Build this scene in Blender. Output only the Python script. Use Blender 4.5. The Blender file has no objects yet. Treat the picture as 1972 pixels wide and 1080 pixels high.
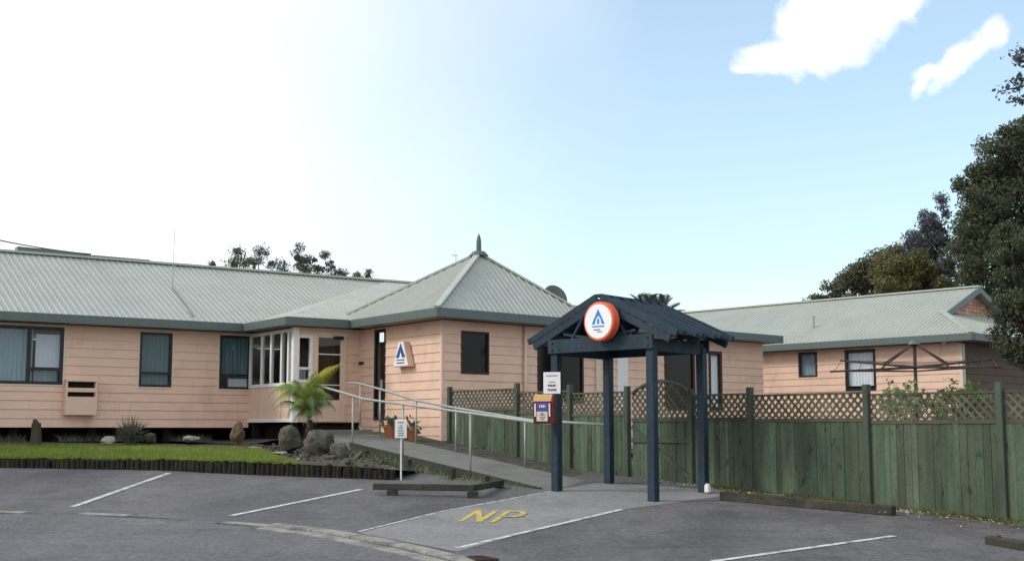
import bpy, bmesh, math, random
import numpy as np
from mathutils import Vector, Matrix, noise
R = math.radians
SC = bpy.context.scene
COL = SC.collection
random.seed(7)

# ------------------------------------------------------------------ camera, world, sun, exposure
F_PX, PW, PH, HZ = 2450.0, 1972, 1080, 828
PITCH = math.atan((HZ - PH / 2) / F_PX)
cam = bpy.data.cameras.new("camera")
cam.sensor_fit = 'HORIZONTAL'; cam.sensor_width = 36.0
cam.lens = 36.0 * F_PX / PW
cam.clip_start = 0.1; cam.clip_end = 2000
camo = bpy.data.objects.new("camera", cam); COL.objects.link(camo)
camo.location = (0, 0, 0); camo.rotation_euler = (R(90) + PITCH, 0, 0)
SC.camera = camo

SUN_AZ, SUN_EL = (-0.95, -0.12), R(36)          # sun stands to the left, thin cloud in front of it
sdir = Vector((SUN_AZ[0], SUN_AZ[1], 0)).normalized() * math.cos(SUN_EL) + Vector((0, 0, math.sin(SUN_EL)))

def ray(px, py):
    x = (px - PW / 2) / F_PX; u = (PH / 2 - py) / F_PX
    return Vector((x, math.cos(PITCH) - math.sin(PITCH) * u, math.sin(PITCH) + math.cos(PITCH) * u))

world = bpy.data.worlds.new("World"); SC.world = world; world.use_nodes = True
def build_world():
    nt = world.node_tree; nt.nodes.clear(); N = nt.nodes.new; L = nt.links.new
    out = N('ShaderNodeOutputWorld'); bg = N('ShaderNodeBackground'); L(bg.outputs[0], out.inputs[0])
    bg.inputs[1].default_value = 0.11
    sky = N('ShaderNodeTexSky'); sky.sky_type = 'NISHITA'; sky.sun_disc = False
    sky.sun_elevation = SUN_EL; sky.sun_rotation = math.atan2(SUN_AZ[0], SUN_AZ[1])
    sky.air_density = 1.0; sky.dust_density = 1.6; sky.ozone_density = 1.2
    tc = N('ShaderNodeTexCoord'); sep = N('ShaderNodeSeparateXYZ'); L(tc.outputs['Generated'], sep.inputs[0])
    def M(op, a, b=None, c=None, clamp=False):
        n = N('ShaderNodeMath'); n.operation = op; n.use_clamp = clamp
        for i, v in enumerate((a, b, c)):
            if v is None: continue
            if isinstance(v, (int, float)): n.inputs[i].default_value = v
            else: L(v, n.inputs[i])
        return n.outputs[0]
    def SS(v, lo, hi):
        n = N('ShaderNodeMapRange'); n.interpolation_type = 'SMOOTHSTEP'
        L(v, n.inputs[0]); n.inputs[1].default_value = lo; n.inputs[2].default_value = hi
        return n.outputs[0]
    X, Y, Z = sep.outputs
    # thin bright high cloud spread round the sun side of the sky
    g = Vector((-0.76, 0.60, 0.22)).normalized()
    vd = N('ShaderNodeVectorMath'); vd.operation = 'DOT_PRODUCT'; L(tc.outputs['Generated'], vd.inputs[0]); vd.inputs[1].default_value = g
    nz = N('ShaderNodeTexNoise'); nz.inputs['Scale'].default_value = 3.0; nz.inputs['Detail'].default_value = 7
    L(tc.outputs['Generated'], nz.inputs['Vector'])
    dd = M('ADD', vd.outputs['Value'], M('MULTIPLY', M('SUBTRACT', nz.outputs['Fac'], 0.5), 0.26))
    veil = M('MAXIMUM', SS(dd, 0.44, 0.95), 0.14)
    low = SS(Z, 0.17, -0.01)
    back = SS(Y, 0.3, -0.5)
    veil = M('MAXIMUM', veil, M('MULTIPLY', low, 0.8))
    veil = M('MAXIMUM', veil, M('MULTIPLY', back, 0.85))
    # two small clouds high on the right, laid out by bearing and height
    yy = M('MAXIMUM', Y, 0.05)
    bx = M('DIVIDE', X, yy); bz = M('DIVIDE', Z, yy)
    n2 = N('ShaderNodeTexNoise'); n2.inputs['Scale'].default_value = 34.0; n2.inputs['Detail'].default_value = 8; n2.inputs['Roughness'].default_value = 0.62
    L(tc.outputs['Generated'], n2.inputs['Vector'])
    n3 = N('ShaderNodeTexNoise'); n3.inputs['Scale'].default_value = 9.0; n3.inputs['Detail'].default_value = 9; n3.inputs['Roughness'].default_value = 0.68; n3.inputs['Distortion'].default_value = 0.8
    L(tc.outputs['Generated'], n3.inputs['Vector'])
    nn = M('ADD', M('MULTIPLY', M('SUBTRACT', n2.outputs['Fac'], 0.5), 1.7), M('MULTIPLY', M('SUBTRACT', n3.outputs['Fac'], 0.5), 2.2))
    cl = None
    for (cx, cy, rx, ry, rot) in [(1450, 133, 62, 12, 4), (1500, 112, 90, 34, 8), (1600, 70, 112, 64, 24), (1700, 8, 120, 60, 32), (1560, 30, 80, 60, 30), (1640, -40, 120, 90, 20),
                                  (1855, 108, 92, 30, 36), (1915, 66, 38, 30, 50), (1778, 152, 44, 16, 55), (1790, 140, 50, 18, 20)]:
        r = ray(cx, cy); c0 = r.x / r.y; c1 = r.z / r.y
        k = 1 / 2467.0; a = R(rot)
        ux = M('SUBTRACT', bx, c0); uz = M('SUBTRACT', bz, c1)
        p = M('ADD', M('MULTIPLY', ux, math.cos(a) / (rx * k)), M('MULTIPLY', uz, math.sin(a) / (rx * k)))
        q = M('ADD', M('MULTIPLY', ux, -math.sin(a) / (ry * k)), M('MULTIPLY', uz, math.cos(a) / (ry * k)))
        d = M('SUBTRACT', 1.25, M('SQRT', M('ADD', M('MULTIPLY', p, p), M('MULTIPLY', q, q))))
        if ry < 20: d = M('SUBTRACT', d, 0.12)
        cl = d if cl is None else M('MAXIMUM', cl, d)
    cloud = SS(M('ADD', cl, nn), -0.16, 0.90)
    cloud = M('MULTIPLY', cloud, SS(Y, 0.1, 0.3))
    mask = M('MAXIMUM', veil, cloud)
    mx = N('ShaderNodeMix'); mx.data_type = 'RGBA'; L(mask, mx.inputs['Factor'])
    gain = N('ShaderNodeMix'); gain.data_type = 'RGBA'; gain.blend_type = 'MULTIPLY'; gain.inputs['Factor'].default_value = 1
    L(sky.outputs[0], gain.inputs['A']); gain.inputs['B'].default_value = SKY_TINT
    L(gain.outputs['Result'], mx.inputs['A']); mx.inputs['B'].default_value = VEIL
    L(mx.outputs['Result'], bg.inputs[0])
SKY_TINT = (1.62, 1.72, 1.60, 1); VEIL = (8.2, 8.3, 8.4, 1)
build_world()

sun = bpy.data.lights.new("sun", 'SUN'); sun.energy = 1.25; sun.angle = R(12); sun.color = (1.0, 0.96, 0.9)
suno = bpy.data.objects.new("sun", sun); COL.objects.link(suno)
suno.rotation_euler = (-sdir).to_track_quat('-Z', 'Y').to_euler()
vs = SC.view_settings; vs.view_transform = 'Standard'; vs.look = 'None'; vs.gamma = 1; vs.use_curve_mapping = False
vs.exposure = 0.46
SC.cycles.max_bounces = 6; SC.cycles.transparent_max_bounces = 8

# ------------------------------------------------------------------ geometry helpers
def P(px, py, Y):
    r = ray(px, py); return r * (Y / r.y)
def onZ(px, py, Z):
    r = ray(px, py); return r * (Z / r.z)
GA, GC = -2.45, 0.064
def hgt(Y):
    if Y < 14: return GA + GC * 14 - (14 - Y) * 0.012
    if Y > 27: return GA + GC * 27
    return GA + GC * Y
def G(px, py, dz=0):
    r = ray(px, py); p = r * (GA / (r.z - GC * r.y))
    if p.y < 14:                                   # gentler fall on the roadway
        a = GA + GC * 14 - 14 * 0.012
        p = r * (a / (r.z - 0.012 * r.y))
    p.z += dz; return p
V = Vector

class MB:
    def __init__(s): s.v = []; s.f = []; s.mi = []
    def add(s, vs, fs, mi=0):
        o = len(s.v); s.v += [tuple(x) for x in vs]; s.f += [tuple(i + o for i in f) for f in fs]; s.mi += [mi] * len(fs)
    def poly(s, pts, mi=0): s.add(pts, [tuple(range(len(pts)))], mi)
    def hexa(s, b, t, mi=0):                       # 4 bottom points, 4 top points (same order)
        s.add(list(b) + list(t), [(3, 2, 1, 0), (4, 5, 6, 7), (0, 1, 5, 4), (1, 2, 6, 5), (2, 3, 7, 6), (3, 0, 4, 7)], mi)
    def box(s, c, ax, ay, az, mi=0):               # centre and three half-extent vectors
        c, ax, ay, az = V(c), V(ax), V(ay), V(az)
        b = [c - ax - ay - az, c + ax - ay - az, c + ax + ay - az, c - ax + ay - az]
        s.hexa(b, [p + 2 * az for p in b], mi)
    def beam(s, p0, p1, w, h, up=(0, 0, 1), mi=0): # w across, h along up
        p0, p1 = V(p0), V(p1); d = (p1 - p0).normalized(); side = d.cross(V(up)).normalized(); u2 = side.cross(d).normalized()
        s.box((p0 + p1) / 2, side * w / 2, (p1 - p0) / 2, u2 * h / 2, mi)
    def tube(s, pts, rad, n=8, mi=0, cap=True):
        pts = [V(p) for p in pts]
        rad = list(rad) if hasattr(rad, '__len__') else [rad] * len(pts)
        o = len(s.v); rings = []
        prev = None
        for i, p in enumerate(pts):
            d = (pts[min(i + 1, len(pts) - 1)] - pts[max(i - 1, 0)]).normalized()
            a = V((0, 0, 1)) if abs(d.z) < 0.9 else V((1, 0, 0))
            if prev is not None and (prev - d * prev.dot(d)).length > 1e-4: e = (prev - d * prev.dot(d)).normalized()
            else: e = d.cross(a).normalized()
            prev = e; g = d.cross(e)
            rings.append([p + (e * math.cos(2 * math.pi * k / n) + g * math.sin(2 * math.pi * k / n)) * rad[i] for k in range(n)])
        vs = [q for r in rings for q in r]; fs = []
        for i in range(len(pts) - 1):
            for k in range(n):
                a = i * n + k; b = i * n + (k + 1) % n; fs.append((a, b, b + n, a + n))
        if cap: fs.append(tuple(range(n - 1, -1, -1))); fs.append(tuple((len(pts) - 1) * n + k for k in range(n)))
        s.add(vs, fs, mi)
    def prism(s, pts, vec, mi=0):                  # any simple polygon pushed along vec
        n = len(pts); vec = V(vec); a = [V(p) for p in pts]; b = [p + vec for p in a]
        s.add(a + b, [tuple(range(n - 1, -1, -1)), tuple(range(n, 2 * n))] + [(i, (i + 1) % n, n + (i + 1) % n, n + i) for i in range(n)], mi)
    def build(s, name, mat, parent=None, smooth=False, bevel=0, uv=None):
        if parent is not None:
            inv = full_matrix(parent).inverted()
            vs = [inv @ V(p) for p in s.v]
        else: vs = s.v
        me = bpy.data.meshes.new(name); me.from_pydata([tuple(p) for p in vs], [], s.f); me.update()
        mats = mat if isinstance(mat, (list, tuple)) else [mat]
        for m in mats: me.materials.append(m)
        if len(mats) > 1: me.polygons.foreach_set('material_index', s.mi)
        bm = bmesh.new(); bm.from_mesh(me); bmesh.ops.recalc_face_normals(bm, faces=bm.faces); bm.to_mesh(me); bm.free()
        if smooth: me.polygons.foreach_set('use_smooth', [True] * len(me.polygons))
        o = bpy.data.objects.new(name, me); COL.objects.link(o)
        if parent is not None: o.parent = parent
        if bevel:
            b = o.modifiers.new('bevel', 'BEVEL'); b.width = bevel; b.segments = 1; b.limit_method = 'ANGLE'
        return o
def full_matrix(o):
    m = Matrix.LocRotScale(o.location, o.rotation_euler, None)
    return full_matrix(o.parent) @ m if o.parent else m
def tag(o, label=None, cat=None, group=None, kind=None):
    if label: o['label'] = label
    if cat: o['category'] = cat
    if group: o['group'] = group
    if kind: o['kind'] = kind
    return o
def thing(name, label, cat, loc=(0, 0, 0), rz=0, group=None):
    o = bpy.data.objects.new(name, None); COL.objects.link(o); o.location = loc; o.rotation_euler = (0, 0, rz)
    o.empty_display_size = 0.2
    return tag(o, label, cat, group)
def copy_tree(o, parent=None):
    c = o.copy(); COL.objects.link(c)
    if parent is not None: c.parent = parent
    for ch in [k for k in bpy.data.objects if k.parent == o]: copy_tree(ch, c)
    return c
def clip(poly, p, d):                              # 2D line against a convex polygon: interval of t
    lo, hi = -1e9, 1e9; n = len(poly)
    ar = sum(poly[i][0] * poly[(i + 1) % n][1] - poly[(i + 1) % n][0] * poly[i][1] for i in range(n)); sg = 1 if ar > 0 else -1
    for i in range(n):
        a = poly[i]; b = poly[(i + 1) % n]; nx = -(b[1] - a[1]) * sg; ny = (b[0] - a[0]) * sg
        num = (p[0] - a[0]) * nx + (p[1] - a[1]) * ny; den = d[0] * nx + d[1] * ny
        if abs(den) < 1e-12:
            if num < 0: return None
            continue
        t = -num / den
        if den > 0: lo = max(lo, t)
        else: hi = min(hi, t)
    return (lo, hi) if hi > lo else None

# ------------------------------------------------------------------ materials
def mat(name, col, rough=0.7, var=0.12, scale=3.0, stretch=(1, 1, 1), bump=0.0, bscale=40.0, spec=0.3, island=0.0, col2=None, thr=(0.45, 0.65), s2=1.2, metallic=0.0, isle_hue=None, sub=0.0, spot=None, grain=None, crack=0):
    m = bpy.data.materials.new(name); m.use_nodes = True; nt = m.node_tree; N = nt.nodes.new; L = nt.links.new
    b = nt.nodes['Principled BSDF']; b.inputs['Roughness'].default_value = rough
    b.inputs['Specular IOR Level'].default_value = spec; b.inputs['Metallic'].default_value = metallic
    tc = N('ShaderNodeTexCoord'); mp = N('ShaderNodeMapping'); mp.inputs['Scale'].default_value = stretch
    L(tc.outputs['Object'], mp.inputs[0])
    n1 = N('ShaderNodeTexNoise'); n1.inputs['Scale'].default_value = scale; n1.inputs['Detail'].default_value = 6; n1.inputs['Roughness'].default_value = 0.6
    L(mp.outputs[0], n1.inputs['Vector'])
    base = None
    if col2 is not None:
        n2 = N('ShaderNodeTexNoise'); n2.inputs['Scale'].default_value = s2; n2.inputs['Detail'].default_value = 5; n2.inputs['Roughness'].default_value = 0.65
        L(mp.outputs[0], n2.inputs['Vector'])
        mr = N('ShaderNodeMapRange'); mr.inputs[1].default_value = thr[0]; mr.inputs[2].default_value = thr[1]; L(n2.outputs['Fac'], mr.inputs[0])
        mm = N('ShaderNodeMix'); mm.data_type = 'RGBA'; mm.inputs['A'].default_value = (*col, 1); mm.inputs['B'].default_value = (*col2, 1); L(mr.outputs[0], mm.inputs['Factor'])
        base = mm.outputs['Result']
    hs = N('ShaderNodeHueSaturation')
    if base is None: hs.inputs['Color'].default_value = (*col, 1)
    else: L(base, hs.inputs['Color'])
    v = N('ShaderNodeMapRange'); v.inputs[1].default_value = 0.25; v.inputs[2].default_value = 0.75
    v.inputs[3].default_value = 1 - var; v.inputs[4].default_value = 1 + var; L(n1.outputs['Fac'], v.inputs[0])
    val = v.outputs[0]
    if island or isle_hue:
        g = N('ShaderNodeNewGeometry')
        if island:
            r = N('ShaderNodeMapRange'); r.inputs[3].default_value = 1 - island; r.inputs[4].default_value = 1 + island; L(g.outputs['Random Per Island'], r.inputs[0])
            mu = N('ShaderNodeMath'); mu.operation = 'MULTIPLY'; L(val, mu.inputs[0]); L(r.outputs[0], mu.inputs[1]); val = mu.outputs[0]
        if isle_hue:
            w = N('ShaderNodeTexWhiteNoise'); w.noise_dimensions = '1D'; L(g.outputs['Random Per Island'], w.inputs['W'])
            r2 = N('ShaderNodeMapRange'); r2.inputs[3].default_value = 0.5 - isle_hue; r2.inputs[4].default_value = 0.5 + isle_hue; L(w.outputs['Value'], r2.inputs[0]); L(r2.outputs[0], hs.inputs['Hue'])
    def times(v2):
        mu = N('ShaderNodeMath'); mu.operation = 'MULTIPLY'; L(val, mu.inputs[0]); L(v2, mu.inputs[1]); return mu.outputs[0]
    for sp_ in (spot or []):                      # stains: scale, low, high, strength, stretch
        m2 = N('ShaderNodeMapping'); m2.inputs['Scale'].default_value = sp_[4]; L(tc.outputs['Object'], m2.inputs[0])
        n4 = N('ShaderNodeTexNoise'); n4.inputs['Scale'].default_value = sp_[0]; n4.inputs['Detail'].default_value = 5; n4.inputs['Roughness'].default_value = 0.6; L(m2.outputs[0], n4.inputs['Vector'])
        r4 = N('ShaderNodeMapRange'); r4.inputs[1].default_value = sp_[1]; r4.inputs[2].default_value = sp_[2]; r4.inputs[3].default_value = 1; r4.inputs[4].default_value = sp_[3]; L(n4.outputs['Fac'], r4.inputs[0]); val = times(r4.outputs[0])
    if crack:
        dn = N('ShaderNodeTexNoise'); dn.inputs['Scale'].default_value = 1.3; dn.inputs['Detail'].default_value = 4; L(tc.outputs['Object'], dn.inputs['Vector'])
        av = N('ShaderNodeMix'); av.data_type = 'VECTOR'; av.inputs['Factor'].default_value = 0.45; L(tc.outputs['Object'], av.inputs['A']); L(dn.outputs['Color'], av.inputs['B'])
        vo = N('ShaderNodeTexVoronoi'); vo.feature = 'DISTANCE_TO_EDGE'; vo.inputs['Scale'].default_value = 0.75; L(av.outputs['Result'], vo.inputs['Vector'])
        rc = N('ShaderNodeMapRange'); rc.inputs[1].default_value = 0.0; rc.inputs[2].default_value = 0.011; rc.inputs[3].default_value = 1 - crack; rc.inputs[4].default_value = 1; L(vo.outputs['Distance'], rc.inputs[0]); val = times(rc.outputs[0])
    if grain:
        n5 = N('ShaderNodeTexNoise'); n5.inputs['Scale'].default_value = grain[0]; n5.inputs['Detail'].default_value = 2; L(tc.outputs['Object'], n5.inputs['Vector'])
        r5 = N('ShaderNodeMapRange'); r5.inputs[1].default_value = 0.3; r5.inputs[2].default_value = 0.7; r5.inputs[3].default_value = 1 - grain[1]; r5.inputs[4].default_value = 1 + grain[1]; L(n5.outputs['Fac'], r5.inputs[0]); val = times(r5.outputs[0])
    L(val, hs.inputs['Value']); L(hs.outputs[0], b.inputs['Base Color'])
    if bump:
        n3 = N('ShaderNodeTexNoise'); n3.inputs['Scale'].default_value = bscale; n3.inputs['Detail'].default_value = 4; L(mp.outputs[0], n3.inputs['Vector'])
        bp = N('ShaderNodeBump'); bp.inputs['Strength'].default_value = bump; bp.inputs['Distance'].default_value = 0.02; L(n3.outputs['Fac'], bp.inputs['Height']); L(bp.outputs[0], b.inputs['Normal'])
    if sub:
        tr = N('ShaderNodeBsdfTranslucent'); L(hs.outputs[0], tr.inputs[0]); ms = N('ShaderNodeMixShader'); ms.inputs[0].default_value = sub
        L(b.outputs[0], ms.inputs[1]); L(tr.outputs[0], ms.inputs[2]); L(ms.outputs[0], nt.nodes['Material Output'].inputs[0])
    return m
def glass_mat(name, tint=(0.85, 0.9, 0.92), refl=1.0):
    m = bpy.data.materials.new(name); m.use_nodes = True; nt = m.node_tree; nt.nodes.clear(); N = nt.nodes.new; L = nt.links.new
    o = N('ShaderNodeOutputMaterial'); t = N('ShaderNodeBsdfTransparent'); t.inputs[0].default_value = (*tint, 1)
    g = N('ShaderNodeBsdfGlossy'); g.inputs['Roughness'].default_value = 0.03
    n = N('ShaderNodeTexNoise'); n.inputs['Scale'].default_value = 1.5; bp = N('ShaderNodeBump'); bp.inputs['Strength'].default_value = 0.04; L(n.outputs['Fac'], bp.inputs['Height']); L(bp.outputs[0], g.inputs['Normal'])
    f = N('ShaderNodeLayerWeight'); pw_ = N('ShaderNodeMath'); pw_.operation = 'POWER'; L(f.outputs['Facing'], pw_.inputs[0]); pw_.inputs[1].default_value = 4
    mu = N('ShaderNodeMath'); mu.operation = 'MULTIPLY_ADD'; mu.use_clamp = True; L(pw_.outputs[0], mu.inputs[0]); mu.inputs[1].default_value = 0.8 * refl; mu.inputs[2].default_value = 0.028 * refl
    mx = N('ShaderNodeMixShader'); L(mu.outputs[0], mx.inputs[0]); L(t.outputs[0], mx.inputs[1]); L(g.outputs[0], mx.inputs[2]); L(mx.outputs[0], o.inputs[0])
    return m
M = {}
M['pink'] = mat('painted weatherboard', (0.72, 0.50, 0.388), 0.65, 0.07, 1.6, (1, 1, 2.5), col2=(0.65, 0.435, 0.33), thr=(0.5, 0.75), s2=0.7, bump=0.06, bscale=25, spot=[(2.2, .54, .75, .82, (1, 1, .3)), (6, .6, .75, .88, (1, 1, .25))])
M['pinkpanel'] = mat('pink panel paint', (0.71, 0.50, 0.395), 0.6, 0.05, 3)
M['shadeboard'] = mat('weatherboard in painted shade', (0.125, 0.088, 0.070), 0.8, 0.2, 2, (1, 1, 2))  # deep shade of the house end wall put into the board colour
M['cream'] = mat('cream trim paint', (0.66, 0.55, 0.45), 0.55, 0.05, 4)
M['white'] = mat('white paint', (0.74, 0.74, 0.72), 0.5, 0.05, 5)
M['roof'] = mat('pale green roof steel', (0.372, 0.398, 0.354), 0.5, 0.06, 0.9, (1, 1, 1), col2=(0.335, 0.362, 0.320), thr=(0.5, 0.72), s2=0.5, spec=0.3, bump=0.03, bscale=8, spot=[(3, .5, .75, .92, (1, 1, 1))], grain=(9, .05))
M['ridge'] = mat('ridge capping steel', (0.40, 0.43, 0.385), 0.5, 0.08, 2, spec=0.3)
M['gutter'] = mat('dark green gutter', (0.085, 0.115, 0.11), 0.4, 0.10, 2.0, spec=0.5)
M['soffit'] = mat('soffit board', (0.36, 0.25, 0.20), 0.7, 0.06, 2)
M['black'] = mat('black aluminium', (0.012, 0.012, 0.014), 0.4, 0.1, 4, spec=0.4)
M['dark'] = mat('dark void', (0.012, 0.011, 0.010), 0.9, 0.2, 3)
M['brown'] = mat('dark brown joinery', (0.040, 0.018, 0.012), 0.5, 0.15, 4)
M['glass'] = glass_mat('window glass', refl=1.0)
M['dimpane'] = mat('opaque dim room pane', (0.007, 0.007, 0.008), 0.06, 0.2, 2, spec=0.16, bump=0.01, bscale=1.2)  # opaque pane, darkness of the unlit room put into its colour
M['curtain'] = mat('grey blue curtain', (0.30, 0.37, 0.41), 0.9, 0.15, 4, (6, 6, 0.4))
M['teal'] = mat('teal curtain', (0.10, 0.17, 0.19), 0.9, 0.18, 5, (6, 6, 0.4))
M['blind'] = mat('pale blind', (0.62, 0.62, 0.70), 0.8, 0.05, 4)
M['lace'] = mat('white lace curtain', (0.84, 0.84, 0.88), 0.9, 0.14, 14, (1, 1, 0.6))
M['asphalt'] = mat('worn asphalt', (0.112, 0.107, 0.109), 0.85, 0.14, 1.2, (1, 0.5, 1), bump=0.35, bscale=70, col2=(0.150, 0.143, 0.144), thr=(0.42, 0.68), s2=0.30, spot=[(0.55, .48, .66, .70, (1, .35, 1)), (1.6, .52, .68, .80, (.5, 1.6, 1)), (5, .60, .70, .74, (1, .8, 1)), (14, .66, .74, .66, (1, 1, 1))], grain=(16, .26), crack=0.24)
M['road'] = mat('road asphalt', (0.130, 0.128, 0.134), 0.85, 0.12, 1.2, (1, 0.5, 1), bump=0.35, bscale=70, col2=(0.152, 0.150, 0.155), thr=(0.42, 0.68), s2=0.30, spot=[(0.55, .48, .66, .84, (1, .35, 1)), (1.6, .52, .68, .80, (.5, 1.6, 1)), (5, .60, .70, .74, (1, .8, 1)), (14, .66, .74, .66, (1, 1, 1))], grain=(16, .26), crack=0.24)
M['path'] = mat('pale chip asphalt', (0.218, 0.215, 0.212), 0.88, 0.12, 5, bump=0.35, bscale=80, col2=(0.262, 0.26, 0.256), thr=(0.45, 0.75), s2=0.7, spot=[(1.1, .5, .68, .78, (1, .6, 1)), (7, .6, .72, .82, (1, 1, 1))], grain=(18, .16))
M['ramp'] = mat('ramp concrete', (0.185, 0.185, 0.17), 0.88, 0.14, 3, bump=0.2, bscale=50, col2=(0.135, 0.135, 0.12), thr=(0.5, 0.7), s2=0.9, grain=(30, .14))
M['kerb'] = mat('weathered kerb concrete', (0.29, 0.275, 0.25), 0.9, 0.2, 6, bump=0.4, bscale=30, col2=(0.185, 0.175, 0.165), thr=(0.45, 0.6), s2=2.2, grain=(30, .2))
M['seam'] = mat('dark gutter silt', (0.055, 0.05, 0.045), 0.9, 0.3, 6, col2=(0.15, 0.14, 0.125), thr=(0.5, 0.65), s2=1.5)
M['line'] = mat('worn white line paint', (0.56, 0.56, 0.55), 0.7, 0.12, 8, col2=(0.22, 0.22, 0.22), thr=(0.50, 0.64), s2=5, grain=(30, .2))
M['yellow'] = mat('worn yellow line paint', (0.62, 0.46, 0.06), 0.7, 0.12, 8, col2=(0.30, 0.27, 0.16), thr=(0.46, 0.60), s2=9)
M['soil'] = mat('garden soil', (0.060, 0.054, 0.044), 0.95, 0.3, 5, bump=0.8, bscale=20, col2=(0.13, 0.12, 0.10), thr=(0.5, 0.66), s2=4, grain=(25, .35))
M['litter'] = mat('mossy verge', (0.10, 0.10, 0.06), 0.95, 0.3, 6, bump=0.6, bscale=30, col2=(0.20, 0.18, 0.14), thr=(0.48, 0.62), s2=2.5)
M['lawn'] = mat('lawn ground', (0.13, 0.175, 0.04), 0.95, 0.25, 4, bump=0.6, bscale=40, col2=(0.20, 0.20, 0.07), thr=(0.5, 0.7), s2=1.2)
M['grass'] = mat('grass blades', (0.185, 0.255, 0.045), 0.8, 0.25, 0.9, island=0.4, isle_hue=0.03, sub=0.35, col2=(0.24, 0.27, 0.06), thr=(.45, .65), s2=.8)
M['fence'] = mat('stained green paling', (0.074, 0.108, 0.068), 0.8, 0.26, 2.2, (3, 3, 0.5), bump=0.25, bscale=18, island=0.34, isle_hue=0.03, col2=(0.074, 0.088, 0.058), thr=(0.45, 0.66), s2=0.8, spot=[(5.5, .60, .69, .36, (1.6, 1.6, .8)), (1.5, .5, .72, .68, (2.5, 2.5, .5)), (11, .62, .72, .55, (2, 2, .25))], grain=(30, .14))
M['post'] = mat('green fence post', (0.062, 0.080, 0.060), 0.8, 0.22, 3, (3, 3, 0.5), bump=0.2, bscale=18, spot=[(4, .55, .7, .5, (2, 2, .4))])
M['lattice'] = mat('weathered lattice', (0.092, 0.093, 0.064), 0.85, 0.25, 4, bump=0.15, bscale=20, island=0.3, spot=[(3, .5, .7, .6, (1, 1, 1))])
M['canopy'] = mat('dark blue timber', (0.0115, 0.027, 0.044), 0.6, 0.28, 3, (1, 1, 0.6), spec=0.3, bump=0.3, bscale=14, island=0.28, spot=[(4, .5, .72, .55, (2, 2, .5)), (14, .6, .72, .6, (3, 3, .3))], grain=(24, .18))
M['canopyroof'] = mat('dark blue roof', (0.0085, 0.018, 0.031), 0.5, 0.25, 2, spec=0.35)
M['timber'] = mat('old dark timber', (0.040, 0.041, 0.031), 0.9, 0.25, 3, (1, 1, 1), bump=0.3, bscale=20, col2=(0.060, 0.056, 0.038), thr=(0.5, 0.65), s2=2, grain=(20, .2))
M['log'] = mat('mossy log', (0.019, 0.017, 0.013), 0.95, 0.3, 6, bump=0.5, bscale=22, island=0.25, col2=(0.026, 0.030, 0.012), thr=(0.5, 0.64), s2=3, grain=(25, .25))
M['galv'] = mat('galvanised pipe', (0.33, 0.345, 0.335), 0.5, 0.14, 6, spec=0.4, metallic=0.2)
M['rust'] = mat('rusty pipe', (0.045, 0.028, 0.022), 0.7, 0.25, 6)
M['rock'] = mat('mossy boulder', (0.098, 0.092, 0.077), 0.95, 0.3, 4, bump=0.9, bscale=9, col2=(0.042, 0.046, 0.026), thr=(0.46, 0.62), s2=2.6, spot=[(6, .55, .68, .5, (1, 1, 1))], grain=(22, .3))
M['palerock'] = mat('pale stone', (0.33, 0.30, 0.25), 0.95, 0.2, 6, bump=0.4, bscale=18)
M['rust_rock'] = mat('brown stone', (0.13, 0.085, 0.055), 0.95, 0.3, 6, bump=0.5, bscale=16)
M['bark'] = mat('bark', (0.06, 0.048, 0.038), 0.95, 0.3, 5, (1, 1, 0.3), bump=0.5, bscale=18)
M['fern'] = mat('fern leaf', (0.30, 0.38, 0.105), 0.6, 0.2, 3, island=0.3, isle_hue=0.025, sub=0.4)
M['fernyellow'] = mat('yellow fern leaf', (0.54, 0.55, 0.08), 0.6, 0.2, 3, island=0.25, isle_hue=0.02, sub=0.45)
M['ferndark'] = mat('dull fern leaf', (0.20, 0.265, 0.11), 0.6, 0.2, 3, island=0.3, isle_hue=0.02, sub=0.3)
M['orange'] = mat('orange red sign rim', (0.74, 0.13, 0.06), 0.4, 0.06, 5, spec=0.4)
M['signwhite'] = mat('white sign face', (0.80, 0.80, 0.82), 0.45, 0.03, 5)
M['blue'] = mat('blue emblem', (0.03, 0.22, 0.58), 0.45, 0.05, 6)
M['navy'] = mat('navy emblem', (0.035, 0.085, 0.26), 0.45, 0.08, 6)
M['ink'] = mat('dark ink', (0.06, 0.06, 0.08), 0.7, 0.1, 6)
M['darkred'] = mat('dark red box', (0.10, 0.012, 0.010), 0.4, 0.15, 5, spec=0.4)
M['tan'] = mat('tan plastic lid', (0.55, 0.32, 0.13), 0.4, 0.08, 5)
M['purple'] = mat('purple blue label', (0.10, 0.08, 0.36), 0.4, 0.06, 5)
M['paper'] = mat('paper notice', (0.66, 0.60, 0.52), 0.7, 0.08, 8)
M['terracotta'] = mat('terracotta', (0.36, 0.13, 0.055), 0.8, 0.15, 5)
M['brick'] = mat('pink gable shingle', (0.48, 0.28, 0.21), 0.85, 0.2, 5, bump=0.2, bscale=12, island=0.3)
M['dishgrey'] = mat('grey dish', (0.11, 0.115, 0.115), 0.5, 0.1, 4)
LEAF = lambda n, c, **k: mat(n, c, 0.6, 0.38, 0.8, island=0.26, isle_hue=0.02, sub=0.35, **k)
M['leafdark'] = LEAF('dark evergreen leaf', (0.088, 0.098, 0.055))
M['leafolive'] = LEAF('olive leaf', (0.160, 0.160, 0.064))
M['leafbrown'] = LEAF('brown green leaf', (0.138, 0.138, 0.085))
M['leafblue'] = LEAF('blue grey leaf', (0.135, 0.145, 0.16))
M['leafgrey'] = LEAF('grey green leaf', (0.13, 0.145, 0.105))
M['leafshrub'] = LEAF('shrub leaf', (0.13, 0.18, 0.05))
M['leafpalm'] = LEAF('palm leaf', (0.045, 0.065, 0.055))

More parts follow.
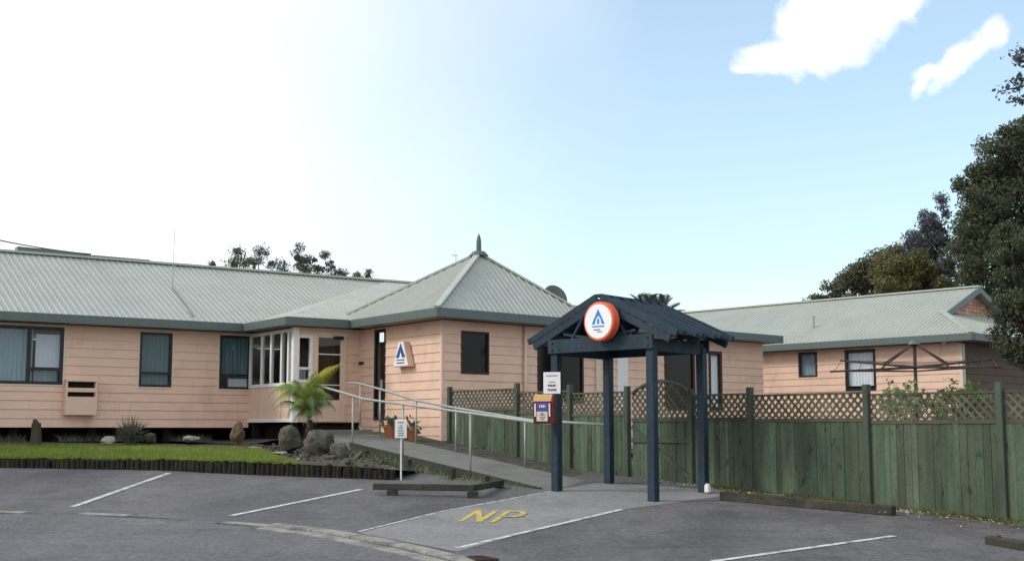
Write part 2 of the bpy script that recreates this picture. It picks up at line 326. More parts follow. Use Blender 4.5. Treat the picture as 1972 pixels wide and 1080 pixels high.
# ------------------------------------------------------------------ plan of the place
U = V((0.814, 0.581, 0)); VV = V((-0.581, 0.814, 0))            # along and away from the hostel front
U2 = V((0.739, 0.673, 0))                                       # right wing stands a few degrees off
TC = V((-1.70, 28.93, 0))                                       # eave corner of the square corner tower
def LOC(u, v, z=0): p = TC + U * u + VV * v; return V((p.x, p.y, z))
def LOC2(u, v, z=0): p = TC + U2 * u + VV * v; return V((p.x, p.y, z))
EZ, GH = 2.78, 0.22                                             # gutter top, gutter depth
FL, FR, BL, BR = V((0.77, 22.07, 0)), V((2.265, 20.63, 0)), V((1.76, 23.32, 0)), V((3.255, 21.88, 0))
FD = V((0.607, -0.794, 0)).normalized()                         # ramp runs along this, parallel to the fence
FS = V((-1.35, 29.30, 0)); FE = V((7.01, 18.37, 0))             # fence from tower corner to right edge

# ------------------------------------------------------------------ ground, road, path
def sheet():
    mb = MB(); xs = [-400, -120, -60, -30, -20, -15, -10, -5, 0, 5, 10, 15, 20, 30, 60, 120, 400]
    ys = [-60, -20, 0, 8, 14, 18, 22, 27, 40, 80, 160, 500]
    for y in ys:
        for x in xs: mb.v.append((x, y, hgt(y)))
    n = len(xs)
    for j in range(len(ys) - 1):
        for i in range(n - 1): mb.f.append((j * n + i, j * n + i + 1, (j + 1) * n + i + 1, (j + 1) * n + i)); mb.mi.append(0)
    return tag(mb.build('ground', M['asphalt']), kind='structure')
ground = sheet()
def strip(pts, w0, w1, dz, side=V((0, 0, 0))):                   # flat ribbon on the ground through points, offsets to the right
    L_ = []; R_ = []
    for i, p in enumerate(pts):
        d = (pts[min(i + 1, len(pts) - 1)] - pts[max(i - 1, 0)]); d.z = 0; d.normalize(); n = V((d.y, -d.x, 0))
        a = p + n * w0; b = p + n * w1; a.z = hgt(a.y) + dz; b.z = hgt(b.y) + dz; L_.append(a); R_.append(b)
    mb = MB()
    for i in range(len(pts) - 1): mb.poly([L_[i], L_[i + 1], R_[i + 1], R_[i]])
    return mb
def resample(pts, n):
    d = [0]
    for a, b in zip(pts, pts[1:]): d.append(d[-1] + (b - a).length)
    out = []
    for i in range(n + 1):
        t = d[-1] * i / n; k = max(j for j in range(len(d)) if d[j] <= t + 1e-9); k = min(k, len(pts) - 2)
        f = (t - d[k]) / max(d[k + 1] - d[k], 1e-9); out.append(pts[k].lerp(pts[k + 1], f))
    return out
# pale walkway crossing the car park to the canopy
pw = [G(690, 1026), G(850, 986), G(960, 965), G(1062, 945)]
pe = [G(880, 1062), G(1010, 1026), G(1110, 1000), G(1196, 981)]
mb = MB()
walk = [pw[0], pw[1], pw[2], pw[3], BL + V((-0.2, 0.1, 0)), BR + V((0.5, 0.35, 0)), V((3.75, 21.6, 0)), FR + V((0.25, -0.25, 0)), pe[3], pe[2], pe[1], pe[0]]
wp = []
for p in walk: q = p.copy(); q.z = hgt(q.y) + 0.004; wp.append(q)
mb.poly(wp)
tag(mb.build('path', M['path']), kind='structure')
def paint(a, b, w=0.10, m='line'):
    mb = strip(resample([a, b], 8), -w / 2, w / 2, 0.008)
    o = mb.build('parking_line', M[m], ground); return o
paint(G(140, 976), G(325, 911), 0.11)
paint(G(445, 993), G(697, 942), 0.11)
paint(G(690, 1024), G(850, 985), 0.05); paint(G(850, 985), G(1060, 946), 0.05)
paint(G(878, 1056), G(1197, 981), 0.09)
paint(G(1372, 1081), G(1722, 1032), 0.10)
# letters NP painted on the walkway
def letters():
    o = G(886, 1003); ex = (G(984, 1007) - o); ex.z = 0; W = ex.length; ex.normalize()
    ey = G(920, 983) - o; ey.z = 0; H = ey.length; ey.normalize()
    def q(x, y): p = o + ex * (x * W) + ey * (y * H); p.z = hgt(p.y) + 0.010; return p
    mb = MB(); st = []
    w = 0.042
    for (a, b) in [((0.02, 0), (0.02, 1)), ((0.02, 1), (0.38, 0)), ((0.38, 0), (0.38, 1)),
                   ((0.64, 0), (0.64, 1)), ((0.64, 1), (0.90, 1)), ((0.90, 1), (1.0, 0.88)), ((1.0, 0.88), (1.0, 0.62)), ((1.0, 0.62), (0.90, 0.5)), ((0.90, 0.5), (0.64, 0.5))]:
        A = q(*a); B = q(*b); d = (B - A).normalized(); n = V((d.y, -d.x, 0)) * w; A = A - d * 0.04; B = B + d * 0.04
        k = len(mb.f) * 0.0008
        pts = [A - n, B - n, B + n, A + n]
        for p in pts: p.z = hgt(p.y) + 0.009 + k
        mb.poly(pts)
    mb.build('lettering', M['yellow'], ground)
letters()
# shallow concrete channel where the car park meets the road
kb = [G(-160, 984), G(0, 986), G(150, 989), G(300, 996), G(430, 1006), G(540, 1015), G(640, 1028), G(700, 1040), G(790, 1058), G(880, 1080), G(960, 1108), G(1040, 1150)]
kb = resample(kb, 60)
def kerb():
    mb = MB(); st = 4
    for i in range(0, 60 - st + 1, st):
        left = i < 28
        for (w0, w1, z) in ((-0.17, 0.03, 0.030), (0.10, 0.30, 0.012)):
            if left and (w0 > 0 or i not in (4, 12, 24)): continue
            zz = 0.005 if left else z
            for j in range(st):
                a, b = kb[i + j], kb[i + j + 1]; d = (b - a); d.z = 0; d.normalize(); n = V((d.y, -d.x, 0))
                g0 = 0.012 if j == 0 else 0; g1 = 0.012 if j == st - 1 else 0
                pts = [a + d * g0 + n * w0, b - d * g1 + n * w0, b - d * g1 + n * w1, a + d * g0 + n * w1]
                bt = []; tp = []
                for k, p in enumerate(pts):
                    jit = 0.012 * noise.noise(p * 5); bt.append(V((p.x, p.y, hgt(p.y) - 0.02))); tp.append(V((p.x, p.y, hgt(p.y) + zz + (0.004 * noise.noise(p * 3) if not left else 0))))
                mb.hexa(bt, tp)
    tag(mb.build('kerb', M['kerb']), kind='structure')
    s = strip(kb, -0.02, 0.14, 0.003); tag(s.build('channel', M['seam']), kind='structure')
kerb()
def drain():
    c = G(925, 1078); c.z = hgt(c.y) + .012; th = thing('drain_grate', 'small dark drain grate beside the kerb at the end of the pale walkway', 'drain', c)
    a = (G(960, 1090) - G(890, 1066)); a.z = 0; a.normalize(); b = V((-a.y, a.x, 0)); mb = MB()
    for sx, lx, ly in ((a * .20, .02, .13), (-a * .20, .02, .13), (b * .12, .18, .02), (-b * .12, .18, .02)): mb.box(c + sx, a * lx, b * ly, V((0, 0, .022)))
    for k in range(-3, 4): mb.box(c + a * k * .05, a * .011, b * .10, V((0, 0, .016)))
    mb.build('grate', M['rust'], th); mb = MB(); mb.box(c - V((0, 0, .006)), a * .18, b * .10, V((0, 0, .004))); mb.build('pit', M['dark'], th)
drain()
mb = MB()
for a, b in zip(kb, kb[1:]):
    q = []
    for p, nxt in ((a, b), (b, a)):
        d = (b - a); d.z = 0; d.normalize(); n = V((d.y, -d.x, 0)); e = p + n * .12; q.append(V((e.x, e.y, hgt(e.y) + .002)))
    for y0_, y1_ in ((None, 13.9), (13.9, 4), (4, -30)):
        t = [V((p.x * (1 if y0_ is None else 1), p.y if y0_ is None else y0_, 0)) for p in q]; u_ = [V((p.x, min(y1_, t_.y - .01), 0)) for p, t_ in zip(q, t)]
        if y0_ is not None: t = [V((p.x, min(y0_, p.y - .01), 0)) for p in q]; u_ = [V((p.x, min(y1_, tt.y - .01), 0)) for p, tt in zip(q, t)]
        pts = [t[0], u_[0], u_[1], t[1]]
        for p in pts: p.z = hgt(p.y) + .002
        mb.poly(pts)
tag(mb.build('road', M['road']), kind='structure')
# mossy verge along the foot of the right-hand fence
def verge():
    mb = MB(); n = FD.cross(V((0, 0, 1)))
    nrm = V((-0.794, -0.607, 0)); a = FS.lerp(FE, 0.56); b = FE + (FE - FS).normalized() * 3
    for i in range(40):
        p0 = a.lerp(b, i / 40); p1 = a.lerp(b, (i + 1) / 40)
        w0 = 0.42 + 0.16 * noise.noise(p0 * 1.3); w1 = 0.42 + 0.16 * noise.noise(p1 * 1.3)
        pts = [p0 - nrm * 0.3, p1 - nrm * 0.3, p1 + nrm * w1, p0 + nrm * w0]
        for p in pts: p.z = hgt(p.y) + 0.005
        mb.poly(pts)
    tag(mb.build('verge', M['litter']), kind='structure')
verge()

# ------------------------------------------------------------------ lawn and garden bed
basepx = [(-400, 899), (-150, 899), (0, 900), (200, 903), (330, 906), (470, 913), (600, 918), (690, 921), (765, 924)]
toppx = [883, 883, 883, 884, 886, 890, 895, 899, 905]
edge = []
for (x, y), t in zip(basepx, toppx):
    p = G(x, y); q = P(x, t, p.y); edge.append(V((p.x, p.y, q.z)))
def patch(front, back, m, name, nu=40, nv=14, amp=0.03, par=None):
    f = resample(front, nu); b = resample(back, nu); mb = MB()
    for j in range(nv + 1):
        for i in range(nu + 1):
            p = f[i].lerp(b[i], j / nv); p.z += amp * noise.noise(p * 1.7) * (1 if 0 < j < nv else 0); mb.v.append(tuple(p))
    n = nu + 1
    for j in range(nv):
        for i in range(nu): mb.f.append((j * n + i, j * n + i + 1, (j + 1) * n + i + 1, (j + 1) * n + i)); mb.mi.append(0)
    return tag(mb.build(name, m, smooth=True), kind='structure'), f, b
front = [p - V((0, -0.06, 0)) for p in edge[:6]] + [edge[5].lerp(edge[6], 0.85) + V((0, 0.06, 0))]
wl = 7.25
corner = P(478, 856, 31.0)
back = [LOC(-22, wl, -0.26), LOC(-8, wl, -0.26), corner]
fr_r = resample(front, 40); bk_r = resample(back, 40)
midl = [f_.lerp(b_, 0.78 + 0.10 * noise.noise(f_ * 0.9)) for f_, b_ in zip(fr_r, bk_r)]
lawn, lf, lb = patch(front, midl, M['lawn'], 'lawn')
patch(midl, back, M['soil'], 'garden_bed', 40, 8, 0.05)
RN = FL + V((-0.04, 0.06, 0))                                    # near edge of ramp starts at the front left post
def rampz(s): return -1.035 + 0.112 * s if s < 8.3 else -1.035 + 0.112 * 8.3 + 0.05 * (s - 8.3)
def near(s, dz=0): p = RN - FD * s; return V((p.x, p.y, rampz(s) + dz))
WIDTHV = V((0.794, 0.607, 0)) * 1.56
def far(s, dz=0): p = RN - FD * s + WIDTHV; return V((p.x, p.y, rampz(s) + dz))
bedA = [front[-1], edge[7] + V((0, .06, 0)), edge[8] + V((0.05, 0.06, 0)), V((near(4.2).x, near(4.2).y, -0.80))]
bedB = [corner, LOC(-1.55, 4.9, -0.22), V((near(9.2).x, near(9.2).y, -0.12))]
bed, _, _ = patch(bedA, bedB, M['soil'], 'garden_bed', 30, 16, 0.07)
mb = MB()
mb.poly([V((near(9.2).x, near(9.2).y, -0.12)), LOC(-1.55, 4.9, -0.22), LOC(-1.0, 9, -0.22), LOC(-4, 9.5, -0.22), corner]); tag(mb.build('soil', M['soil']), kind='structure')
# strip of soil between ramp and tower and fence
mb = MB()
for i in range(20):
    s0, s1 = 0.3 + i * 0.5, 0.8 + i * 0.5
    a0, a1 = far(s0, -0.03), far(s1, -0.03); b0, b1 = a0 + V((0.794, 0.607, 0)) * 1.5, a1 + V((0.794, 0.607, 0)) * 1.5
    mb.poly([a0, a1, b1, b0])
tag(mb.build('soil', M['soil']), kind='structure')
# ramp
mb = MB()
ss = [-0.6, 0, 1, 2, 3, 4, 5, 6, 7, 8, 8.7]
for a, b in zip(ss, ss[1:]):
    p = [near(a), far(a), far(b), near(b)]
    if a < 0: 
        for q in (0, 1): p[q].z = hgt(p[q].y) - 0.02
    mb.hexa([q - V((0, 0, 0.35)) for q in p], p)
p0 = near(8.6); q = [near(8.6), far(8.6), LOC(0.4, 4.38), LOC(-0.55, 4.38)]
for k in q: k.z = rampz(9.5) + 0.06
mb.hexa([k - V((0, 0, 0.5)) for k in q], q)
tag(mb.build('ramp', M['ramp']), kind='structure')

# ------------------------------------------------------------------ building kit
class Wall:
    def __init__(s, p0, p1, z0, z1):                 # p0 left, p1 right when seen from outside
        s.p0 = V((p0.x, p0.y, 0)); s.p1 = V((p1.x, p1.y, 0)); s.z0 = z0; s.z1 = z1
        s.d = (s.p1 - s.p0); s.L = s.d.length; s.d.normalize(); s.n = V((s.d.y, -s.d.x, 0)); s.op = []
    def at(s, a, z, o=0): p = s.p0 + s.d * a + s.n * o; return V((p.x, p.y, z))
    def hit(s, px, py):
        r = ray(px, py); t = s.p0.dot(s.n) / r.dot(s.n); q = r * t
        return (q - s.p0).dot(s.d), q.z
    def rect(s, x0, y0, x1, y1):
        a = s.hit(x0, (y0 + y1) / 2)[0]; b = s.hit(x1, (y0 + y1) / 2)[0]
        zt = s.hit((x0 + x1) / 2, y0)[1]; zb = s.hit((x0 + x1) / 2, y1)[1]
        return (a, b, zb, zt)
    def build(s, parent, m, bh=0.215, lap=0.02, name='wall', cap=True):
        zs = set([s.z0, s.z1]); k = s.z0
        edges = []
        while k < s.z1: edges.append(k); k += bh
        zs |= set(edges)
        for o in s.op: zs |= {o[2], o[3]}
        zs = sorted(z for z in zs if s.z0 - 1e-6 <= z <= s.z1 + 1e-6)
        xs = sorted(set([0, s.L] + [x for o in s.op for x in (o[0], o[1]) if 0 < x < s.L]))
        mb = MB()
        def off(z, i): return lap * (1 - (z - edges[i]) / bh)
        for za, zb in zip(zs, zs[1:]):
            if zb - za < 1e-5: continue
            i = max(j for j in range(len(edges)) if edges[j] <= za + 1e-6)
            for xa, xb in zip(xs, xs[1:]):
                cx, cz = (xa + xb) / 2, (za + zb) / 2
                if any(o[0] < cx < o[1] and o[2] < cz < o[3] for o in s.op): continue
                mb.poly([s.at(xa, za, off(za, i)), s.at(xb, za, off(za, i)), s.at(xb, zb, off(zb, i)), s.at(xa, zb, off(zb, i))])
                if abs(za - edges[i]) < 1e-6:       # underside of the board
                    mb.poly([s.at(xa, za, 0), s.at(xb, za, 0), s.at(xb, za, lap), s.at(xa, za, lap)])
        rj = random.Random(int(s.L * 1000))
        for i, e in enumerate(edges):
            x = rj.uniform(.4, 2.6)
            while x < s.L - .3:
                zt = min(e + bh, s.z1)
                if not any(o[0] - .05 < x < o[1] + .05 and o[2] < zt and o[3] > e for o in s.op):
                    mb.poly([s.at(x, e, lap + .004), s.at(x + .022, e, lap + .004), s.at(x + .022, zt, .004), s.at(x, zt, .004)])
                x += rj.uniform(1.8, 4.2)
        for o in s.op:                               # reveals
            a, b, z0, z1 = o[:4]
            for (q0, q1) in (((a, z0), (b, z0)), ((b, z0), (b, z1)), ((b, z1), (a, z1)), ((a, z1), (a, z0))):
                mb.poly([s.at(q0[0], q0[1], 0.012), s.at(q1[0], q1[1], 0.012), s.at(q1[0], q1[1], -0.14), s.at(q0[0], q0[1], -0.14)])
        return mb.build(name, m, parent)
def bars(mb, w, a, b, z0, z1, t, o0, o1):            # rectangular frame of bar width t between offsets o0..o1
    def bx(x0, x1, y0, y1):
        c = [w.at(x0, y0, o0), w.at(x1, y0, o0), w.at(x1, y0, o1), w.at(x0, y0, o1)]; d = [w.at(x0, y1, o0), w.at(x1, y1, o0), w.at(x1, y1, o1), w.at(x0, y1, o1)]
        mb.hexa(c, d)
    bx(a, b, z0, z0 + t); bx(a, b, z1 - t, z1); bx(a, a + t, z0 + t, z1 - t); bx(b - t, b, z0 + t, z1 - t)
    return bx
def drape(w, a, b, z0, z1, off, amp, m, parent, name='curtain', fold=0.11):
    mb = MB(); n = max(8, int((b - a) / 0.02)); prev = None
    for i in range(n + 1):
        x = a + (b - a) * i / n; o = off + amp * math.sin(x / fold * 6.283) + amp * 0.6 * noise.noise(V((x * 5, off, z0)))
        cur = (w.at(x, z0, o), w.at(x, z1, o))
        if prev: mb.poly([prev[0], cur[0], cur[1], prev[1]])
        prev = cur
    return mb.build(name, m, parent, smooth=True)
def window(w, px, parent, bld, cur=None, mull=(), trans=(), fm='black', t=0.05, sill=True, name='window', rect=None, trim='cream', vent=None):
    a, b, z0, z1 = rect or w.rect(*px)
    w.op.append((a, b, z0, z1))
    mb = MB(); bx = bars(mb, w, a, b, z0, z1, t, -0.05, 0.028)
    for mx in mull: x = w.hit(mx, (px[1] + px[3]) / 2)[0] if rect is None else mx; bx(x - t / 2, x + t / 2, z0 + t, z1 - t)
    for ty, xa, xb in trans:
        z = w.hit((px[0] + px[2]) / 2, ty)[1]; bx(max(a + t, w.hit(xa, ty)[0]), min(b - t, w.hit(xb, ty)[0]), z - t * 0.45, z + t * 0.45)
    def fin():
        f = mb.build(name, M[fm], bld, bevel=0.004)
        g = MB(); g.poly([w.at(a + t * .6, z0 + t * .6, -0.02), w.at(b - t * .6, z0 + t * .6, -0.02), w.at(b - t * .6, z1 - t * .6, -0.02), w.at(a + t * .6, z1 - t * .6, -0.02)])
        g.build('pane', M['glass' if cur else 'dimpane'], f)
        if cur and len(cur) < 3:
            rl = MB(); rl.poly([w.at(a - .10, z0 - .10, -.42), w.at(b + .10, z0 - .10, -.42), w.at(b + .10, z1 + .02, -.42), w.at(a - .10, z1 + .02, -.42)]); rl.build('dim_room_backing', M['dark'], f)  # black sheet added to stand in for the dim room
        for c in (cur or []):
            xa = a + (b - a) * c[0]; xb = a + (b - a) * c[1]; za = z0 + (z1 - z0) * c[2]; zb = z0 + (z1 - z0) * c[3]
            drape(w, xa, xb, za, zb, -0.10 if len(c) < 6 else c[5], 0.012 if c[4] in ('curtain', 'teal', 'lace') else 0.0005, M[c[4]], f, 'blind' if c[4] == 'blind' else 'curtain')
        s = MB()
        if trim:
            s_bx = bars(s, w, a - 0.035, b + 0.035, z0 - 0.035, z1 + 0.035, 0.035, 0.0, 0.024)
            s.build('window_trim', M[trim], f)
    fin(); return (a, b, z0, z1)
def gutter(mb, pts, closed=False, w=0.13, z=EZ, h=GH, out=0.0):
    for a, b in zip(pts, pts[1:]):
        a, b = V((a.x, a.y, z - h / 2)), V((b.x, b.y, z - h / 2)); mb.beam(a, b, w, h)
def roof_plane(sheet_mb, rib_mb, pts, down, sp=0.165, rw=0.028, rh=0.018, ph=0.0):
    pts = [V(p) for p in pts]; n = (pts[1] - pts[0]).cross(pts[2] - pts[0]).normalized()
    if n.z < 0: n = -n
    sheet_mb.prism([p - n * 0.05 for p in pts], n * 0.05)
    down = V(down); down = (down - n * down.dot(n)).normalized(); e = down.cross(n).normalized(); o = pts[0]
    q = [((p - o).dot(e), (p - o).dot(down)) for p in pts]
    lo = min(x for x, _ in q); hi = max(x for x, _ in q); k = math.floor(lo / sp) + ph
    while k * sp < hi:
        c = clip(q, (k * sp, 0), (0, 1))
        if c and c[1] - c[0] > 0.1:
            a = o + e * (k * sp) + down * (c[0] + 0.02); b = o + e * (k * sp) + down * (c[1] - 0.005)
            s0, s1 = e * rw, e * rw * 0.45
            rib_mb.hexa([a - s0, a + s0, b + s0, b - s0], [a - s1 + n * rh, a + s1 + n * rh, b + s1 + n * rh, b - s1 + n * rh])
        k += 1
def cap(mb, a, b, w=0.16, t=0.05): mb.beam(V(a) + V((0, 0, 0.03)), V(b) + V((0, 0, 0.03)), w, t)

# ------------------------------------------------------------------ the hostel
hostel = thing('hostel_building', 'long pink weatherboard hostel with pale green steel roof and a square corner tower', 'building', (-4, 34, -0.3))
W0 = 0.07
wA = Wall(LOC(-24, 7.15), LOC(-1.40, 7.15), W0, EZ - GH)         # left wing front
wB = Wall(LOC(-1.40, 7.15), LOC(-1.40, 4.42), 0.24, EZ - GH)     # porch side
wC = Wall(LOC(-1.40, 4.42), LOC(0.45, 4.42), 0.20, EZ - GH)      # porch front
wD = Wall(LOC(0.45, 4.42), LOC2(0.45, 0.45), -0.34, EZ - GH)     # tower left face
wE = Wall(LOC2(0.45, 0.45), LOC2(12.75, 0.45), -0.34, EZ - GH)   # tower right face and right wing
# left wing
window(wA, (-150, 624, 122, 738), None, hostel, cur=[(0, 0.78, 0, 1, 'curtain'), (0.8, 0.985, 0.30, 0.87, 'blind'), (0.8, 0.985, 0.02, 0.28, 'curtain', -0.2)], mull=(56,), trans=((708, 56, 122),), t=0.075)
window(wA, (268, 640, 331, 745), None, hostel, cur=[(0, 1, 0, 1, 'teal')], trans=((718, 268, 331),), t=0.06)
window(wA, (422, 646, 482, 749), None, hostel, cur=[(0, 0.47, 0.22, 1, 'teal'), (0.5, 1, 0.22, 1, 'teal'), (0.35, 0.97, 0.03, 0.2, 'blind'), ], trans=((722, 422, 482),), t=0.06)
wA.build(hostel, M['pink'])
# porch side: white glazing posts over pink battened panel
a0 = 0.0; aL = wB.L
zs = 1.10
wB.op.append((0.04, aL - 0.02, 0.28, EZ - GH - 0.12))
pf = MB(); bx = bars(pf, wB, 0.0, aL, zs, EZ - GH - 0.02, 0.09, -0.05, 0.03)
for pxp in (505, 523, 543, 556): x = wB.hit(pxp, 690)[0]; bx(x - 0.045, x + 0.045, zs + 0.09, EZ - GH - 0.11)
bx(0.0, aL, 0.20, 0.29)
pf_o = pf.build('porch_frame', M['white'], hostel, bevel=0.005)
g = MB(); g.poly([wB.at(0.05, zs + .05, 0), wB.at(aL - .05, zs + .05, 0), wB.at(aL - .05, EZ - GH - .08, 0), wB.at(0.05, EZ - GH - .08, 0)]); g.build('pane', M['glass'], pf_o)
pp = MB(); bx = bars(pp, wB, 0.0, aL, 0.29, zs, 0.02, -0.04, 0.004); bx(0.02, aL - 0.02, 0.31, zs - 0.02); pp.build('porch_panel', M['pinkpanel'], hostel)
for pxp in (489, 504, 522, 541, 557): pb = MB(); x = wB.hit(pxp, 775)[0]; c = [wB.at(x - .035, 0.292, 0.0045), wB.at(x + .035, 0.292, 0.0045), wB.at(x + .035, 0.292, 0.03), wB.at(x - .035, 0.292, 0.03)]; pb.hexa(c, [p + V((0, 0, zs - 0.296)) for p in c]); pb.build('batten', M['cream'], pf_o)
cp = MB(); c = wB.at(aL, 0, 0); cp.box(c + V((0, 0, 1.37)), wC.d * 0.075, wC.n * 0.075, V((0, 0, 1.18))); cp.build('porch_post', M['white'], hostel, bevel=0.006)
# porch front: narrow window and door
window(wC, (571, 645, 601, 736), None, hostel, fm='white', t=0.07, trans=((709, 571, 601),), trim='cream', cur=[(0, 1, 0, 0.3, 'curtain', -0.35)])
ra = wC.rect(607, 645, 660, 811); wC.op.append(ra)
db = MB(); bx = bars(db, wC, ra[0], ra[1], ra[2], ra[3], 0.07, -0.05, 0.02)
zr = wC.hit(632, 770)[1]; bx(ra[0] + .07, ra[1] - .07, ra[2] + .07, zr)
door = db.build('door', M['pinkpanel'], hostel, bevel=0.004)
d2 = MB(); bx = bars(d2, wC, ra[0] - 0.06, ra[1] + 0.06, ra[2], ra[3] + 0.06, 0.06, 0.0, 0.035); d2.build('door_frame', M['cream'], door)
for yy_ in (682, 741): d3 = MB(); z = wC.hit(632, yy_)[1]; c = [wC.at(ra[0] + .07, z - .012, -.03), wC.at(ra[1] - .07, z - .012, -.03), wC.at(ra[1] - .07, z - .012, 0.018), wC.at(ra[0] + .07, z - .012, 0.018)]; d3.hexa(c, [p + V((0, 0, .024)) for p in c]); d3.build('glazing_bar', M['white'], door)
g = MB(); g.poly([wC.at(ra[0] + .06, zr - .01, -0.012), wC.at(ra[1] - .06, zr - .01, -0.012), wC.at(ra[1] - .06, ra[3] - .06, -0.012), wC.at(ra[0] + .06, ra[3] - .06, -0.012)]); g.build('pane', M['glass'], door)
kp = MB(); z1_ = wC.hit(632, 790)[1]; kp.box(wC.at((ra[0] + ra[1]) / 2, (zr - .03 + z1_) / 2, 0.024), wC.d * ((ra[1] - ra[0]) / 2 - .1), wC.n * 0.006, V((0, 0, abs(zr - .03 - z1_) / 2))); kp.build('door_panel', M['cream'], door)
lm = MB(); lm.box(wC.at(*wC.hit(650, 651), 0.06), wC.d * 0.14, wC.n * 0.05, V((0, 0, 0.04))); lm.build('wall_lamp', M['black'], hostel, bevel=0.02)
wC.build(hostel, M['pink'])
# tower left face with tall dark door
rd = wD.rect(721, 634, 743, 809); wD.op.append(rd)
td = MB(); bx = bars(td, wD, rd[0], rd[1], rd[2], rd[3], 0.08, -0.06, 0.02); zm = wD.hit(732, 745)[1]; bx(rd[0] + .08, rd[1] - .08, zm - .05, zm + .05)
tdo = td.build('door', M['black'], hostel, bevel=0.004)
g = MB(); g.poly([wD.at(rd[0] + .07, rd[2] + .07, -0.012), wD.at(rd[1] - .07, rd[2] + .07, -0.012), wD.at(rd[1] - .07, rd[3] - .07, -0.012), wD.at(rd[0] + .07, rd[3] - .07, -0.012)]); g.build('pane', M['glass'], tdo)
hp = MB(); ha, hz = wD.hit(738, 741); hp.box(wD.at(ha, hz, 0.05), wD.d * 0.04, wD.n * 0.03, V((0, 0, 0.13))); hp.build('handle', M['galv'], tdo, bevel=0.01)
vb = MB(); va, vz = wD.hit(698, 699); vb.box(wD.at(va, vz, 0.04), wD.d * 0.09, wD.n * 0.03, V((0, 0, 0.035))); vb.build('wall_vent', M['black'], hostel, bevel=0.01)
wD.build(hostel, M['pink'])
# tower right face and right wing
window(wE, (887, 638, 941, 720), None, hostel, t=0.05, trim=None, fm='brown')
window(wE, (1034, 664, 1123, 775), None, hostel, mull=(1078,), t=0.06, fm='brown', trim=None)
r = wE.rect(1188, 672, 1208, 790); wE.op.append(r)
wd = MB(); bx = bars(wd, wE, r[0], r[1], r[2], r[3], 0.10, -0.05, 0.03); bx(r[0] + .1, r[1] - .1, r[2] + .1, r[3] - .1); wd.build('door', M['white'], hostel, bevel=0.004)
window(wE, (1279, 672, 1338, 790), None, hostel, t=0.10, fm='brown', trim=None)
window(wE, (1364, 676, 1390, 790), None, hostel, t=0.10, fm='brown', trim=None, cur=[(0, 1, 0, 1, 'lace')])
wE.build(hostel, M['pink'])
tr = MB()
for px0, px1 in ((1146, 1154), (1168, 1174)):
    s0 = wE.hit(px0, 720)[0]; s1 = wE.hit(px1, 720)[0]; tr.box(wE.at((s0 + s1) / 2, 1.0, 0.035), wE.d * (s1 - s0) / 2, wE.n * 0.012, V((0, 0, 1.5)))
tr.build('trim_board', M['cream'], hostel)
dp = MB(); s0 = wE.hit(1008, 690)[0]; dp.tube([wE.at(s0, EZ - GH, 0.07), wE.at(s0, -0.3, 0.07)], 0.045, 10); dp.build('downpipe', M['pinkpanel'], hostel, smooth=True)
# corner boards
cb = MB()
for w1, w2 in ((wD, wE),):
    c = w1.at(w1.L, 0, 0); cb.hexa(*[[V((p.x, p.y, z)) for p in (c + w1.n * .026 - w1.d * .05, c + w1.n * .026 + w2.n * .026, c + w2.n * .026 + w2.d * .05, c - w1.n * .01 - w2.n * .01)] for z in (-0.34, EZ - GH)])
cb.build('corner_board', M['pink'], hostel)
# closed back and ends
bk = MB()
def vwall(a, b, z0, z1): bk.poly([V((a.x, a.y, z0)), V((b.x, b.y, z0)), V((b.x, b.y, z1)), V((a.x, a.y, z1))])
B1, B2, B3 = LOC(-24, 14.6), LOC(3, 14.6), LOC2(12.75, 6.0)
vwall(wA.p0, B1, -0.3, EZ - .1); vwall(B1, B2, -0.3, EZ - .1); vwall(B2, LOC2(4.5, 6.0), -0.3, EZ - .1); vwall(LOC2(4.5, 6.0), B3, -0.3, EZ - .1); vwall(B3, wE.p1, -0.34, EZ - GH)
bk.build('rear_wall', M['pink'], hostel)
fl = MB(); fl.poly([V((p.x, p.y, 0.16)) for p in (LOC(-24, 7.35), LOC(-1.2, 7.35), LOC(-1.2, 4.7), LOC(0.7, 4.7), LOC2(0.7, 0.7), LOC2(12.6, 0.7), LOC2(12.6, 5.9), LOC(3, 14.3), LOC(-24, 14.3))]); fl.build('floor', M['dark'], hostel)
# piles under the left wing
pl = MB()
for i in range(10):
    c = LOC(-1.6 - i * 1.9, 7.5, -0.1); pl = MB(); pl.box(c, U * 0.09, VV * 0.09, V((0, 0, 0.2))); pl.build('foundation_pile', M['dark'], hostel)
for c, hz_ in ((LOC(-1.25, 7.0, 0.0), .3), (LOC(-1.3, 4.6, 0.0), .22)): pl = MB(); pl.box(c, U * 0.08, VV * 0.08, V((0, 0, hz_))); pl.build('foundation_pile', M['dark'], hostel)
ub = MB(); ub.poly([LOC(-24, 8.6, -0.5), LOC(-1.0, 8.6, -0.5), LOC(-1.0, 8.6, 0.16), LOC(-24, 8.6, 0.16)]); ub.poly([LOC(-1.0, 8.6, -0.5), LOC(-0.9, 4.9, -0.5), LOC(-0.9, 4.9, 0.2), LOC(-1.0, 8.6, 0.2)]); ub.build('underfloor_shade_sheet', M['dark'], hostel)  # black sheets standing in for the shadow under the floor
